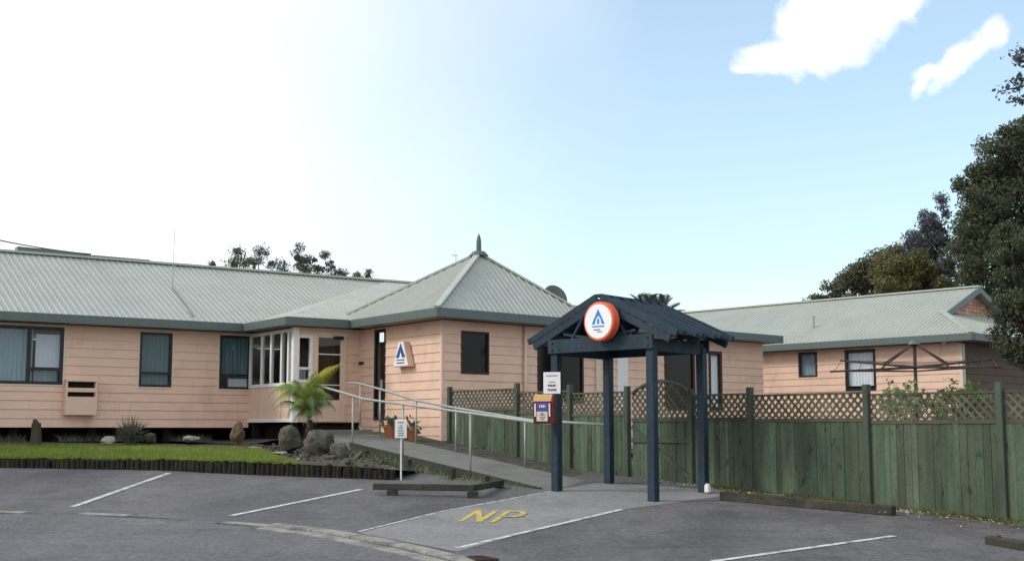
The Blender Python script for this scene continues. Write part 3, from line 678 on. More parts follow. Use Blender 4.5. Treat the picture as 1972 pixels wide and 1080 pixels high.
# eaves
eave = [LOC(-24.5, 6.70), LOC(-1.78, 6.70), LOC(-1.78, 4.12), LOC(0, 4.12), LOC(0, 0), LOC2(13.1, 0), LOC2(13.1, 6.4)]
gm = MB()
for i, (a, b) in enumerate(zip(eave, eave[1:])):
    d = (b - a).normalized(); ext = 0.062
    gm.beam(V((a.x, a.y, EZ - GH / 2 + i * 0.0007)) - d * (ext if i in (0, 2, 4, 5) else -ext), V((b.x, b.y, EZ - GH / 2 + i * 0.0007)) + d * (-ext if i in (0, 2) else (ext if i in (1, 3, 4) else 0)) , 0.13, GH)
gm.build('gutter', M['gutter'], hostel, bevel=0.012)
so = MB()
def sof(pts): so.poly([V((p.x, p.y, EZ - GH + 0.02)) for p in pts])
sof([LOC(-24.5, 6.75), LOC(-1.4, 6.75), LOC(-1.4, 7.3), LOC(-24.5, 7.3)]); sof([LOC(-1.75, 4.15), LOC(0.5, 4.15), LOC(0.5, 4.6), LOC(-1.2, 4.6), LOC(-1.2, 7.3), LOC(-1.75, 6.75)])
sof([LOC(0.03, 4.6), LOC(0.03, 0.03), LOC2(0.6, 0.6), LOC(0.6, 4.6)]); sof([LOC2(0.03, 0.03), LOC2(13.05, 0.03), LOC2(13.05, 0.6), LOC2(0.6, 0.6)])
so.build('soffit', M['soffit'], hostel)
# roofs
RZ, RV = 4.72, 10.75
sm, rm, cm = MB(), MB(), MB()
ez = EZ - 0.02
K = LOC(4.8, RV, RZ)
roof_plane(sm, rm, [LOC(-24.5, 6.66, ez), LOC(-1.74, 6.66, ez), K, LOC(-24.5, RV, RZ)], -VV)
kk = LOC(-1.74, 6.66, ez)
roof_plane(sm, rm, [kk, LOC(-1.80, 4.06, ez), K], -VV - U * 0.25)
roof_plane(sm, rm, [LOC(-1.80, 4.06, ez), LOC(4.0, 4.06, ez), LOC(6.0, RV, RZ), K], -VV)
sm.prism([LOC(-24.5, RV, RZ - .05), LOC(6.0, RV, RZ - .05), LOC(6, 14.9, ez - .05), LOC(-24.5, 14.9, ez - .05)], V((0, 0, 0.05)))
cap(cm, LOC(-24.5, RV, RZ), LOC(6.0, RV, RZ), 0.24, 0.06)
main = sm.build('roof', M['roof'], hostel); rm.build('roof_ribs', M['roof'], main); cm.build('ridge_cap', M['ridge'], main)
vm = MB()
a = P(22, 478, 33.0); b = P(165, 490, 34.6); rd_ = (LOC(-1, RV, 0) - LOC(-2, RV, 0))
t0 = (V((a.x, a.y, 0)) - LOC(0, RV)).dot(U); 
def rp(px): # point on the ridge line seen at this column
    k = (px - 986) / 2467.0; o = LOC(0, RV); t = (k * o.y - o.x) / (U.x - k * U.y); return LOC(t, RV + 0.25, RZ)
vm.beam(rp(20) + V((0, 0, 0.14)), rp(165) + V((0, 0, 0.10)), 0.3, 0.12); vm.beam(rp(168) + V((0, 0, 0.08)), rp(280) + V((0, 0, 0.07)), 0.3, 0.09)
vm.build('ridge_vent', M['gutter'], main)
# corner tower pyramid
sm, rm, cm = MB(), MB(), MB()
AP = P(922, 489, 32.5)
TA, TB, TCc, TD = LOC(-0.04, -0.04, ez + .01), LOC2(5.2, -0.04, ez + .01), LOC2(5.2, 5.2, ez + .01), LOC(-0.04, 5.2, ez + .01)
roof_plane(sm, rm, [TA, TB, AP], -VV); roof_plane(sm, rm, [TD, TA, AP], -U, rh=0.02); roof_plane(sm, rm, [TB, TCc, AP], U2); roof_plane(sm, rm, [TCc, TD, AP], VV)
for c in (TA, TB, TCc, TD): cap(cm, c, AP, 0.15, 0.05)
tw = sm.build('tower_roof', M['roof'], hostel); rm.build('roof_ribs', M['roof'], tw); cm.build('ridge_cap', M['ridge'], tw)
fn = MB(); fn.tube([AP + V((0, 0, -0.05)), AP + V((0, 0, 0.06))], [0.26, 0.16], 12)
fn.tube([AP + V((0, 0, 0.05)), AP + V((0, 0, 0.33)), AP + V((0, 0, 0.42)), AP + V((0, 0, 0.52))], [0.07, 0.065, 0.05, 0.012], 10)
fn.build('finial', M['gutter'], tw, smooth=False)
# low roof of the right wing
sm, rm, cm = MB(), MB(), MB()
r0, r1 = LOC2(3.0, 3.2, 3.50), LOC2(8.2, 3.2, 3.50)
roof_plane(sm, rm, [LOC2(3.0, -0.03, ez), LOC2(8.6, -0.03, ez), r1, r0], -VV)
roof_plane(sm, rm, [LOC2(8.6, -0.03, ez), LOC2(13.1, -0.03, ez), LOC2(13.1, 6.4, ez + 0.12), LOC2(8.6, 6.4, ez + 0.12)], -VV)
sm.prism([r0, r1, LOC2(8.6, 6.4, ez), LOC2(3, 6.4, ez)], V((0, 0, -0.05))); sm.poly([LOC2(8.6, 0, ez), r1, LOC2(8.6, 6.4, ez)])
cap(cm, r0, r1, 0.2, 0.05)
rw_ = sm.build('wing_roof', M['roof'], hostel); rm.build('roof_ribs', M['roof'], rw_); cm.build('ridge_cap', M['ridge'], rw_)

# ------------------------------------------------------------------ things on the hostel
def onwall(w, px, py, o=0): a, z = w.hit(px, py); return w.at(a, z, o)
# letter cabinet
a, b, z0, z1 = wA.rect(121, 731, 182, 799)
lb_ = thing('letter_cabinet', 'pink wall cabinet with two dark slots below the wide window', 'letter box', wA.at((a + b) / 2, z0, 0.03))
mb = MB(); z_s = [z0, wA.hit(150, 764)[1], wA.hit(150, 755)[1], wA.hit(150, 747)[1], wA.hit(150, 735)[1], z1]
def slab(za, zb, o1=0.22): c = [wA.at(a, za, 0.022), wA.at(b, za, 0.022), wA.at(b, za, o1), wA.at(a, za, o1)]; mb.hexa(c, [V((p.x, p.y, zb)) for p in c])
slab(z_s[0], z_s[1]); slab(z_s[2], z_s[3], 0.219); slab(z_s[4], z_s[5], 0.24)
for xa, xb in ((a, a + .05), (b - .05, b)):
    for k in (1, 3):
        c = [wA.at(xa, z_s[k], .022), wA.at(xb, z_s[k], .022), wA.at(xb, z_s[k], .218), wA.at(xa, z_s[k], .218)]; mb.hexa(c, [V((p.x, p.y, z_s[k + 1])) for p in c])
mb.build('cabinet', M['cream'] if False else M['pinkpanel'], lb_, bevel=0.004)
for k in (1, 3):
    mb = MB(); c = [wA.at(a + .051, z_s[k] + .001, .022), wA.at(b - .051, z_s[k] + .001, .022), wA.at(b - .051, z_s[k] + .001, .08), wA.at(a + .051, z_s[k] + .001, .08)]; mb.hexa(c, [V((p.x, p.y, z_s[k + 1] - .001)) for p in c]); mb.build('slot', M['dark'], lb_)
# tent-shaped wall sign on tower
a, b, z0, z1 = wD.rect(771, 658, 801, 706)
ws = thing('wall_sign', 'small white box sign with dark blue triangle on pale tower wall', 'sign', wD.at((a + b) / 2, z0, 0.03))
def tent(a, b, z0, z1, f): m = (a + b) / 2; return [(a, z0), (b, z0), (m + (b - a) * f, z1), (m - (b - a) * f, z1)]
mb = MB(); mb.prism([wD.at(x, z, 0.03) for x, z in tent(a, b - .02, z0, z1, 0.16)], wD.n * 0.16); mb.build('sign_box', M['pinkpanel'], ws)
mb = MB(); mb.prism([wD.at(x, z, 0.1905) for x, z in tent(a + .02, b - .04, z0 + .02, z1 - .02, 0.15)], wD.n * 0.012); mb.build('sign_face', M['signwhite'], ws)
m_ = (a + b) / 2 - .01; wdt = (b - a)
mb = MB(); zb = z0 + (z1 - z0) * 0.36
for sx in (-1, 1): mb.prism([wD.at(m_ + sx * wdt * .30, zb, 0.2035), wD.at(m_ + sx * wdt * .10, zb, 0.2035), wD.at(m_, zb + (z1 - zb) * .40, 0.2035), wD.at(m_, z1 - .04, 0.2035)][::sx], wD.n * 0.006)
mb.build('emblem', M['navy'], ws)
mb = MB()
for k in range(2): mb.box(wD.at(m_, z0 + .09 + .07 * k, 0.205), wD.d * wdt * .26, wD.n * .003, V((0, 0, .014)))
mb.build('lettering', M['navy'], ws)
# aerial mast and its cable on the left roof
def on_left_roof(px, py):
    r = ray(px, py); n = (LOC(0, RV, RZ) - LOC(0, 6.66, ez)).cross(U).normalized(); t = LOC(0, 6.66, ez).dot(n) / r.dot(n); return r * t
bp = on_left_roof(332, 556); am = thing('aerial_mast', 'thin aerial mast standing on the long left roof with its cable', 'aerial', bp)
mb = MB(); mb.tube([bp - V((0, 0, .05)), bp + V((0, 0, 0.72))], 0.014, 6); mb.tube([bp + V((0, 0, 0.72)), bp + V((0.02, 0, 1.72))], 0.008, 6); mb.build('mast', M['galv'], am)
mb = MB(); q = [on_left_roof(332, 557), on_left_roof(348, 577), on_left_roof(372, 612)]; mb.tube([p + V((0, -.01, .035)) for p in q], 0.012, 6); mb.build('cable', M['gutter'], am)
# overhead power cable to the ridge
mb = MB(); e0 = rp(165) + V((0, 0, 0.16)); e1 = P(-330, 372, 20.0); pts = [e0.lerp(e1, i / 16) - V((0, 0, 0.16 * math.sin(math.pi * i / 16))) for i in range(17)]
mb.tube(pts, 0.016, 6); tag(mb.build('power_cable', M['black']), 'black overhead cable sagging to the ridge of the left roof', 'cable')
# dish behind tower roof
dc = P(1070, 572, 37.5)
ds = thing('satellite_dish', 'dark round dish showing above the slope right of the tower roof', 'dish', V((dc.x, dc.y, 3.2)))
mb = MB(); n_ = V((0.45, -0.75, 0.35)).normalized(); e = n_.cross(V((0, 0, 1))).normalized(); f = e.cross(n_); rr = 0.40
vs_ = [dc - n_ * .14]; fs_ = []
for k in range(1, 6):
    t = k / 5; vs_ += [dc + (e * math.cos(x * math.pi / 12) + f * math.sin(x * math.pi / 12)) * rr * t - n_ * 0.14 * (1 - t * t) for x in range(24)]
for x in range(24): fs_.append((0, 1 + x, 1 + (x + 1) % 24))
for k in range(4):
    for x in range(24): fs_.append((1 + k * 24 + x, 1 + k * 24 + (x + 1) % 24, 25 + k * 24 + (x + 1) % 24, 25 + k * 24 + x))
mb.add(vs_, fs_)
do = mb.build('reflector', M['dishgrey'], ds, smooth=True); s_ = do.modifiers.new('thick', 'SOLIDIFY'); s_.thickness = 0.02
mb = MB(); mb.tube([dc - n_ * .15, V((dc.x, dc.y + .15, dc.z - .3)), V((dc.x, dc.y + .15, 3.0))], 0.03, 8); mb.build('mount', M['galv'], ds)
# thin antenna left of the finial
mb = MB(); aa = P(878, 492, 36.0); mb.tube([aa + V((-0.12, 0, 0.01)), aa + V((0.05, 0, 0))], 0.012, 6); mb.tube([aa, V((aa.x, aa.y, 3.6))], 0.012, 6); tag(mb.build('antenna', M['galv']), 'tiny bent rod antenna behind the tower roof left of its finial', 'aerial')

# ------------------------------------------------------------------ the house on the right
PD = V((0.67, -0.742, 0)).normalized(); PN = V((0.742, 0.67, 0)).normalized(); C2 = V((13.2, 36.5, 0))
def H(al, n, z=0): p = C2 + PD * al + PN * n; return V((p.x, p.y, z))
house = thing('house', 'pink weatherboard house behind the fence with pale green gabled hip roof', 'house', (12, 41, -0.7))
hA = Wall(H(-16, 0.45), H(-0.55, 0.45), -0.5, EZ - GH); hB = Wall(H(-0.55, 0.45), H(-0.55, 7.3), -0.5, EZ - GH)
window(hA, (1538, 678, 1574, 726), None, house, t=0.06, fm='brown', trim=None, cur=[(0, 1, 0, 1, 'curtain')])
window(hA, (1628, 673, 1687, 752), None, house, t=0.08, fm='black', trim=None, cur=[(0.02, 0.98, 0.12, 0.97, 'lace')])
hA.build(house, M['pink']); hB.build(house, M['shadeboard'])
bk = MB()
for a, b in ((H(-.55, 7.3), H(-16, 7.3)), (H(-16, 7.3), H(-16, .45))): bk.poly([V((a.x, a.y, -.5)), V((b.x, b.y, -.5)), V((b.x, b.y, EZ)), V((a.x, a.y, EZ))])
bk.build('rear_wall', M['pink'], house)
cb = MB(); c = hA.at(hA.L, 0); cb.box(V((c.x, c.y, 1.0)) - hA.d * .03 + hA.n * .028, hA.d * .05, hA.n * .012, V((0, 0, 1.52))); cb.box(V((c.x, c.y, 1.0)) + hB.d * .04 + hB.n * .028, hB.d * .05, hB.n * .012, V((0, 0, 1.52))); cb.build('corner_board', M['cream'], house)
gm = MB(); gm.beam(H(-16.4, 0, EZ - GH / 2), H(0.06, 0, EZ - GH / 2), .13, GH); gm.beam(H(0, 0.066, EZ - GH / 2 + .001), H(0, 7.8, EZ - GH / 2 + .001), .13, GH); gm.build('gutter', M['gutter'], house, bevel=0.012)
so = MB(); so.poly([H(-16, .03, EZ - GH + .02), H(-.03, .03, EZ - GH + .02), H(-.6, .6, EZ - GH + .02), H(-16, .6, EZ - GH + .02)]); so.poly([H(-.03, .03, EZ - GH + .02), H(-.03, 7.7, EZ - GH + .02), H(-.6, 7.7, EZ - GH + .02), H(-.6, .6, EZ - GH + .02)]); so.build('soffit', M['soffit'], house)
HR = EZ + 0.452 * 3.87; gz = 3.64; gn = (gz - EZ) / .452; ga = -1.95
sm, rm, cm = MB(), MB(), MB()
roof_plane(sm, rm, [H(-16.4, -.03, ez), H(0.03, -.03, ez), H(ga + .02, gn, gz), H(-16.4, gn, gz)], -PN)
roof_plane(sm, rm, [H(-16.4, gn, gz), H(ga + .25, gn, gz), H(ga + .25, 3.87, HR), H(-16.4, 3.87, HR)], -PN)
roof_plane(sm, rm, [H(0.03, -.03, ez), H(0.03, 7.77, ez), H(ga, 7.74 - gn, gz), H(ga, gn, gz)], PD)
roof_plane(sm, rm, [H(-16.4, 3.87, HR), H(ga + .25, 3.87, HR), H(ga + .25, 7.74 - gn, gz), H(-16.4, 7.74 - gn, gz)], PN)
roof_plane(sm, rm, [H(-16.4, 7.74 - gn, gz), H(ga, 7.74 - gn, gz), H(0, 7.77, ez), H(-16.4, 7.77, ez)], PN)
cap(cm, H(-16.4, 3.87, HR), H(ga + .25, 3.87, HR), .2, .05); cap(cm, H(0, 0, ez), H(ga, gn, gz), .17, .05); cap(cm, H(0, 7.74, ez), H(ga, 7.74 - gn, gz), .17, .05)
hr = sm.build('roof', M['roof'], house); rm.build('roof_ribs', M['roof'], hr); cm.build('ridge_cap', M['ridge'], hr)
mb = MB()
nrow = 8
for i in range(nrow):
    f0, f1 = i / nrow, (i + 1) / nrow; za, zb = gz + (HR - gz) * f0, gz + (HR - gz) * f1
    n0a = gn + (3.87 - gn) * f0; w = (3.87 - n0a)
    k = 0
    while k * 0.25 < 2 * w:
        x0 = 3.87 - w + k * .25 ; x1 = min(x0 + .24, 3.87 + w); k += 1
        top = lambda x: min(zb, HR - abs(x - 3.87) * .452)
        mb.poly([H(ga - .02, x0, za), H(ga - .02, x1, za), H(ga - .04, x1, max(za + .005, top(x1))), H(ga - .04, x0, max(za + .005, top(x0)))])
mb.build('gable', M['brick'], house)
mb = MB(); mb.beam(H(ga + .24, gn - .05, gz - .09), H(ga + .24, 3.87, HR - .08), .04, .18); mb.beam(H(ga + .241, 3.87, HR - .08), H(ga + .241, 7.74 - gn, gz - .09), .04, .18); mb.build('barge_board', M['gutter'], house)
# roof vent pipe and lamp under eave
def on_house_roof(px, py):
    r = ray(px, py); n = (H(0, gn, gz) - H(0, 0, ez)).cross(PD).normalized(); t = H(0, 0, ez).dot(n) / r.dot(n); return r * t
q = on_house_roof(1567, 632); mb = MB(); mb.tube([q - V((0, 0, .1)), q + V((0, 0, .36))], .04, 10); mb.tube([q + V((0, 0, .36)), q + V((0, 0, .40))], .055, 10); mb.build('vent_pipe', M['galv'], house)
mb = MB(); q = onwall(hA, 1823, 659, 0.15); mb.tube([q + V((0, 0, .07)), q, q - V((0, 0, .06))], [.06, .08, .04], 10); mb.build('eave_lamp', M['white'], house, smooth=True)

# ------------------------------------------------------------------ fence and gate
def fz(px, py, t): p = FS.lerp(FE, t); return p
def ft(px):                                             # place along the fence line seen at this column
    k = (px - 986) / 2467.0; d = FE - FS; return (k * FS.y - FS.x) / (d.x - k * d.y)
FN = V((-0.794, -0.607, 0))                             # towards the car park
def fp(t, z=0, o=0): p = FS.lerp(FE, t) + FN * o; return V((p.x, p.y, z))
def ztop(px, py): p = fp(ft(px)); return P(px, py, p.y).z
def lattice(mb, t0, t1, z0, z1, top=None, L=None):
    L = (fp(t1) - fp(t0)).length; d = (fp(t1) - fp(t0)).normalized(); o = fp(t0)
    H_ = z1 - z0
    poly = [(0, 0), (L, 0)] + (top if top else [(L, H_), (0, H_)])
    sp = 0.142; w = 0.038
    for layer, sg in ((0, 1), (1, -1)):
        k = -int(3 / sp)
        while k * sp < L + 3:
            c = clip(poly, (k * sp, 0), (sg * 0.7071, 0.7071)); k += 1
            if not c or c[1] - c[0] < .03: continue
            x0 = (k - 1) * sp + sg * .7071 * c[0]; y0 = .7071 * c[0]; x1 = (k - 1) * sp + sg * .7071 * c[1]; y1 = .7071 * c[1]
            off = 0.012 if layer else 0.001
            a = o + d * x0 + FN * off; b = o + d * x1 + FN * off; a.z = z0 + y0; b.z = z0 + y1
            mb.beam(a, b, 0.009, w, up=(d * -sg * .7071 + V((0, 0, .7071))))
def palings(mb, t0, t1, zt, rnd, bw=0.125):
    L = (fp(t1) - fp(t0)).length; n = max(1, round(L / bw)); d = (fp(t1) - fp(t0)); cu = [0.0]
    for i in range(n): cu.append(cu[-1] + rnd.uniform(.78, 1.22))
    cu = [c_ / cu[-1] for c_ in cu]; wb = L / n
    for i in range(n):
        gp = rnd.uniform(.001, .005) / L; a = fp(t0) + d * (cu[i] + gp); b = fp(t0) + d * (cu[i + 1] - gp); o = rnd.random() * 0.012; zb = hgt(a.y) - 0.03
        dz = rnd.uniform(-.012, .010)
        c = [V((p.x, p.y, zb)) for p in (a + FN * (o - .012), b + FN * (o - .012 + rnd.uniform(-.004, .004)), b + FN * (o + .010), a + FN * (o + .010))]
        mb.hexa(c, [V((p.x, p.y, zt + dz)) for p in c])
def fence(label, pxs, tops, rng, post_first=True, post_last=True):
    rnd = random.Random(rng); ts = [ft(x) for x in pxs]
    base = fp((ts[0] + ts[-1]) / 2); base.z = hgt(base.y)
    th = thing('timber_fence', label, 'fence', base)
    dt = 0.05 / (FE - FS).length
    for i, (t0, t1) in enumerate(zip(ts, ts[1:])):
        z1 = tops[i]; lh = 0.44
        mb = MB(); palings(mb, t0 + dt, t1 - dt, z1 - lh - .02, rnd); mb.build('paling_panel', M['fence'], th)
        mb = MB(); lattice(mb, t0 + dt, t1 - dt, z1 - lh + .03, z1 - .03)
        a, b = fp(t0 + dt), fp(t1 - dt)
        for z, hh in ((z1 - .015, .035), (z1 - lh, .06)): mb.beam(V((a.x, a.y, z)) + FN * .008, V((b.x, b.y, z)) + FN * .008, .045, hh)
        mb.build('lattice_panel', M['lattice'], th)
        mb = MB(); 
        for zz in (0.3, 0.95): mb.beam(V((a.x, a.y, hgt(a.y) + zz)) - FN * .05, V((b.x, b.y, hgt(b.y) + zz)) - FN * .05, .05, .09)
        mb.build('rail', M['post'], th)
    for i, t in enumerate(ts):
        if (i == 0 and not post_first) or (i == len(ts) - 1 and not post_last): continue
        p = fp(t, 0, .03); zt = max(tops[max(0, i - 1)], tops[min(i, len(tops) - 1)]) + .10 + rnd.uniform(-.01, .02)
        mb = MB(); d = (FE - FS).normalized(); mb.box(V((p.x, p.y, (zt + hgt(p.y) - .1) / 2)), d * .05, FN * .05, V((0, 0, (zt - hgt(p.y) + .1) / 2))); mb.build('post', M['post'], th, bevel=0.006)
    return th
fence('green paling fence with lattice top from the tower corner to the arched gate', [868, 998, 1100, 1211], [ztop(930, 750), ztop(1050, 753), ztop(1150, 755)], 3)
fence('green paling fence with lattice top right of the arched gate, timber beams lying before it', [1334, 1448, 1673, 1931, 2240], [ztop(1395, 758), ztop(1560, 757), ztop(1800, 755), ztop(1990, 750)], 5)
gt = thing('garden_gate', 'green paling gate with arched lattice top behind the blue canopy', 'gate', fp((ft(1218) + ft(1327)) / 2, hgt(fp(ft(1272)).y)))
ga0, ga1 = ft(1219), ft(1328); L = (fp(ga1) - fp(ga0)).length; z0 = ztop(1270, 808); zs_ = ztop(1225, 757) ; zp = ztop(1283, 733)
mb = MB(); palings(mb, ga0, ga1, z0, random.Random(9), .11); mb.build('paling_panel', M['fence'], gt)
arch = [(L * (1 - i / 10), (zs_ - z0) + (zp - zs_) * math.sin(math.pi * (1 - i / 10)) ** .8) for i in range(11)]
mb = MB(); lattice(mb, ga0, ga1, z0 + .01, z0 + .5, top=[(x, y - .02) for x, y in arch]); mb.build('lattice_panel', M['lattice'], gt)
mb = MB(); d = (FE - FS).normalized()
pts = [fp(ga0) + d * x + FN * .01 + V((0, 0, z0 + y)) for x, y in arch]
for p, q in zip(pts, pts[1:]): mb.beam(p, q, .05, .045)
mb.beam(fp(ga0, z0, .012), fp(ga1, z0, .012), .05, .07); mb.beam(fp(ga0, z0 - .38, .03), fp(ga1, z0 - .38, .03), .03, .09)
mb.beam(fp(ga0, hgt(fp(ga0).y) + .95, .03), fp(ga1, hgt(fp(ga1).y) + .12, .03), .025, .08)
mb.build('gate_frame', M['post'], gt)

# ------------------------------------------------------------------ canopy over the walkway
can = thing('entrance_canopy', 'dark blue timber canopy on four posts over the walkway, gabled slatted roof', 'canopy', (FL + BR) / 2 + V((0, 0, -1.05)))
CA = (FR - FL).normalized(); CB = (BL - FL).normalized()
HB = 1.31                                               # underside of beams
for p in (FL, FR, BL, BR):
    mb = MB(); zb = hgt(p.y) - .1; mb.box(V((p.x, p.y, (zb + HB + .1) / 2)), CA * .075, CB * .075, V((0, 0, (HB + .1 - zb) / 2))); mb.build('post', M['canopy'], can, bevel=0.008)
def bm_(a, b, z, w, h, nm='beam', ex=0):
    mb = MB(); a = V((a.x, a.y, z)); b = V((b.x, b.y, z)); d = (b - a).normalized(); mb.beam(a - d * ex, b + d * ex, w, h); mb.build(nm, M['canopy'], can, bevel=0.005)
bm_(FL - CB * .10, FR - CB * .10, HB + .12, .05, .24, ex=.10); bm_(BL + CB * .10, BR + CB * .10, HB + .12, .05, .24, ex=.10)
bm_(FL, BL, HB + .07, .10, .20); bm_(FR, BR, HB + .07, .10, .20)
half = (FR - FL).length / 2 + .47; MID = (FL + FR) / 2; ZA, ZE = 2.17, 1.50; Dp = (BL - FL).length
def cp_(x, y, z): p = MID + CA * x + CB * y; return V((p.x, p.y, z))
y0, y1 = -.12, Dp + .16
for sx in (-1, 1):
    mb = MB(); pts = [cp_(0, y0, ZA), cp_(sx * half, y0, ZE), cp_(sx * half, y1, ZE), cp_(0, y1, ZA)]
    n = (pts[1] - pts[0]).cross(pts[2] - pts[0]).normalized(); n = n if n.z > 0 else -n
    nb = 9
    for i in range(nb):                                  # boards lapped across the slope
        f0, f1 = i / nb, (i + 1.08) / nb; f1 = min(f1, .995)
        a, b = pts[0].lerp(pts[1], f0), pts[0].lerp(pts[1], f1); c, d = pts[3].lerp(pts[2], f1), pts[3].lerp(pts[2], f0)
        lo = n * (.004 + .0); hi = n * .022
        mb.hexa([a + lo, b + hi, c + hi, d + lo], [a + lo + n * .018, b + hi + n * .018, c + hi + n * .018, d + lo + n * .018])
    mb.build('roof_panel', M['canopyroof'], can)
    nr = 7
    for i in range(nr):
        y = y0 + .03 + (y1 - y0 - .06) * i / (nr - 1); mb = MB()
        a = cp_(0.0, y, ZA) + n * .075; b = cp_(sx * (half + (.02 if i % 2 else .08)), y, ZE - (.01 if i % 2 else .035)) + n * .075
        mb.beam(a + (b - a) * .015, b, .055, .075 if 0 < i < nr - 1 else .10, up=n); mb.build('roof_batten', M['canopy'], can, bevel=0.004)
    for y in (y0 + .02, Dp / 2, y1 - .02):
        mb = MB(); mb.beam(cp_(sx * .02, y, ZA) - n * .06, cp_(sx * half, y, ZE) - n * .06, .05, .12, up=n); mb.build('rafter', M['canopy'], can, bevel=0.004)
mb = MB(); mb.beam(cp_(0, y0, ZA + .075), cp_(0, y1, ZA + .075), .14, .05); mb.build('ridge_board', M['canopy'], can)
for y in (-.07, Dp + .07):
    for sx in (-1, 1):
        mb = MB(); mb.beam(cp_(sx * .62, y, HB + .20), cp_(sx * .30, y, ZA - .20), .04, .09, up=CB); mb.build('brace', M['canopy'], can)
        mb = MB(); mb.beam(cp_(sx * .10, y + .01, HB + .22), cp_(sx * .78, y + .01, ZE + .13), .04, .09, up=CB); mb.build('brace', M['canopy'], can)
mb = MB(); mb.box(BR + CB * -.08 + CA * .13 + V((0, 0, hgt(BR.y) + .07)), CA * .045, CB * .045, V((0, 0, .065))); mb.box(BR + CB * -.08 + CA * .13 + V((0, 0, hgt(BR.y) + .145)), CA * .035, CB * .035, V((0, 0, .012))); tag(mb.build('outlet_box', M['white'], bevel=0.012), 'small white box at the foot of the rear right canopy post', 'box')
for p in (FL, FR):
    for dz in (.06, .18):
        q = p - CB * .126 + V((0, 0, HB + dz)); mb = MB(); mb.tube([q, q - CB * .018], .018, 8); mb.build('bolt', M['rust'], can)
# round sign
sc = P(1160, 619, 21.05); SN = -CB.copy(); SE = CA.copy(); 
rs = thing('round_sign', 'round white sign with blue tent triangle and orange rim on the canopy gable', 'sign', sc)
def disc(mb, c, r, n, th, seg=40):
    e = SE; f = V((0, 0, 1)); a = [c + (e * math.cos(2 * math.pi * k / seg) + f * math.sin(2 * math.pi * k / seg)) * r for k in range(seg)]; mb.prism(a, n * th)
SN = V((SE.y, -SE.x, 0)); SN = SN if SN.y < 0 else -SN
mb = MB(); disc(mb, sc - SN * .06, .325, SN, .16); mb.build('sign_rim', M['orange'], rs, bevel=0.012)
mb = MB(); disc(mb, sc + SN * .1005, .285, SN, .006); mb.build('sign_face', M['signwhite'], rs)
def sp(x, z, o): return sc + SE * x + V((0, 0, z)) + SN * o
mb = MB()
mb.prism([sp(-.135, -.045, .107), sp(-.075, -.045, .107), sp(-.052, .04, .107), sp(0, .10, .107), sp(0, .20, .107)], SN * .006)
mb.prism([sp(.135, -.045, .107), sp(0, .20, .107), sp(0, .10, .107), sp(.052, .04, .107), sp(.075, -.045, .107)], SN * .006)
mb.prism([sp(-.02, -.045, .107), sp(.02, -.045, .107), sp(.02, .03, .107), sp(0, .055, .107), sp(-.02, .03, .107)], SN * .005)
mb.box(sp(0, -.085, .109), SE * .13, SN * .003, V((0, 0, .010)))
mb.build('emblem', M['blue'], rs)
mb = MB(); mb.box(sp(-.03, -.14, .109), SE * .07, SN * .002, V((0, 0, .007))); mb.box(sp(.03, -.175, .109), SE * .05, SN * .002, V((0, 0, .006))); mb.build('lettering', M['ink'], rs)
# paper sign and dispenser box on the front left post
def strokes(mb, o, ex, n, W, rows, rnd, dz=.02, hh=.008):
    for (z, f0, f1) in rows:
        x = f0
        while x < f1:
            w = rnd.uniform(.05, .14); w = min(w, f1 - x)
            mb.box(o + ex * ((x + w / 2) * W) + V((0, 0, z)), ex * (w * W / 2), n * .0015, V((0, 0, hh))); x += w + .035
pc = FL + SN * .10
ct = P(1063, 737, pc.y - .05)
ps = thing('paper_sign', 'white notice board with dark print above the red box on the canopy post', 'sign', ct)
NW, NH = .15, .185
SX = V((1, -0.25, 0)).normalized(); SXN = V((-0.25, -1, 0)).normalized()
mb = MB(); mb.box(ct, SX * NW, SXN * .008, V((0, 0, NH))); mb.build('sign_board', M['signwhite'], ps, bevel=0.004)
mb = MB(); rnd = random.Random(4); strokes(mb, ct - SX * NW + SXN * .0095, SX, SXN, 2 * NW, [(.13, .15, .85), (.115, .2, .8)], rnd, hh=.004); strokes(mb, ct - SX * NW + SXN * .0095, SX, SXN, 2 * NW, [(.015, .35, .68), (-.035, .25, .75), (-.055, .28, .72), (-.11, .22, .78), (-.13, .3, .75)], rnd, hh=.009); mb.build('lettering', M['ink'], ps)
mb = MB(); mb.box(ct - SXN * .03 + V((0, 0, -.02)), SX * .02, SXN * .02, V((0, 0, .16))); mb.build('bracket', M['galv'], ps)
bc = P(1049, 788, 21.82)
bxo = thing('dispenser_box', 'dark red leaflet box with curved tan lid and purple label on canopy post', 'box', bc - V((0, 0, .25)))
prof = [(-.13, -.24), (.13, -.24), (.13, .19), (.06, .235), (-.02, .25), (-.10, .22), (-.15, .12)]
def bp_(x, y, z): return bc + SX * x - SXN * y + V((0, 0, z))
mb = MB(); mb.prism([bp_(-.17, y, z) for y, z in prof], SX * .36); mb.build('box_body', M['darkred'], bxo, bevel=0.008)
lid = [(-.158, .135), (-.106, .226), (-.02, .258), (.06, .243), (.06, .236), (-.02, .251), (-.10, .221), (-.151, .131)]
mb = MB(); mb.prism([bp_(-.165, y, z) for y, z in lid], SX * .31); mb.build('lid', M['tan'], bxo)
fs = lambda x, z, o: bp_(x, -.13 - .02 * max(0, (z + .24) / .36) - o, z)
def facebox(x0, x1, z0, z1, o, t, m, nm):
    mb = MB(); mb.hexa([fs(x0, z0, o), fs(x1, z0, o), fs(x1, z1, o), fs(x0, z1, o)], [fs(x0, z0, o + t), fs(x1, z0, o + t), fs(x1, z1, o + t), fs(x0, z1, o + t)]); return mb.build(nm, M[m], bxo)
facebox(-.11, .09, -.02, .115, .002, .006, 'purple', 'label')
facebox(-.11, .08, -.20, -.035, .002, .006, 'paper', 'notice')
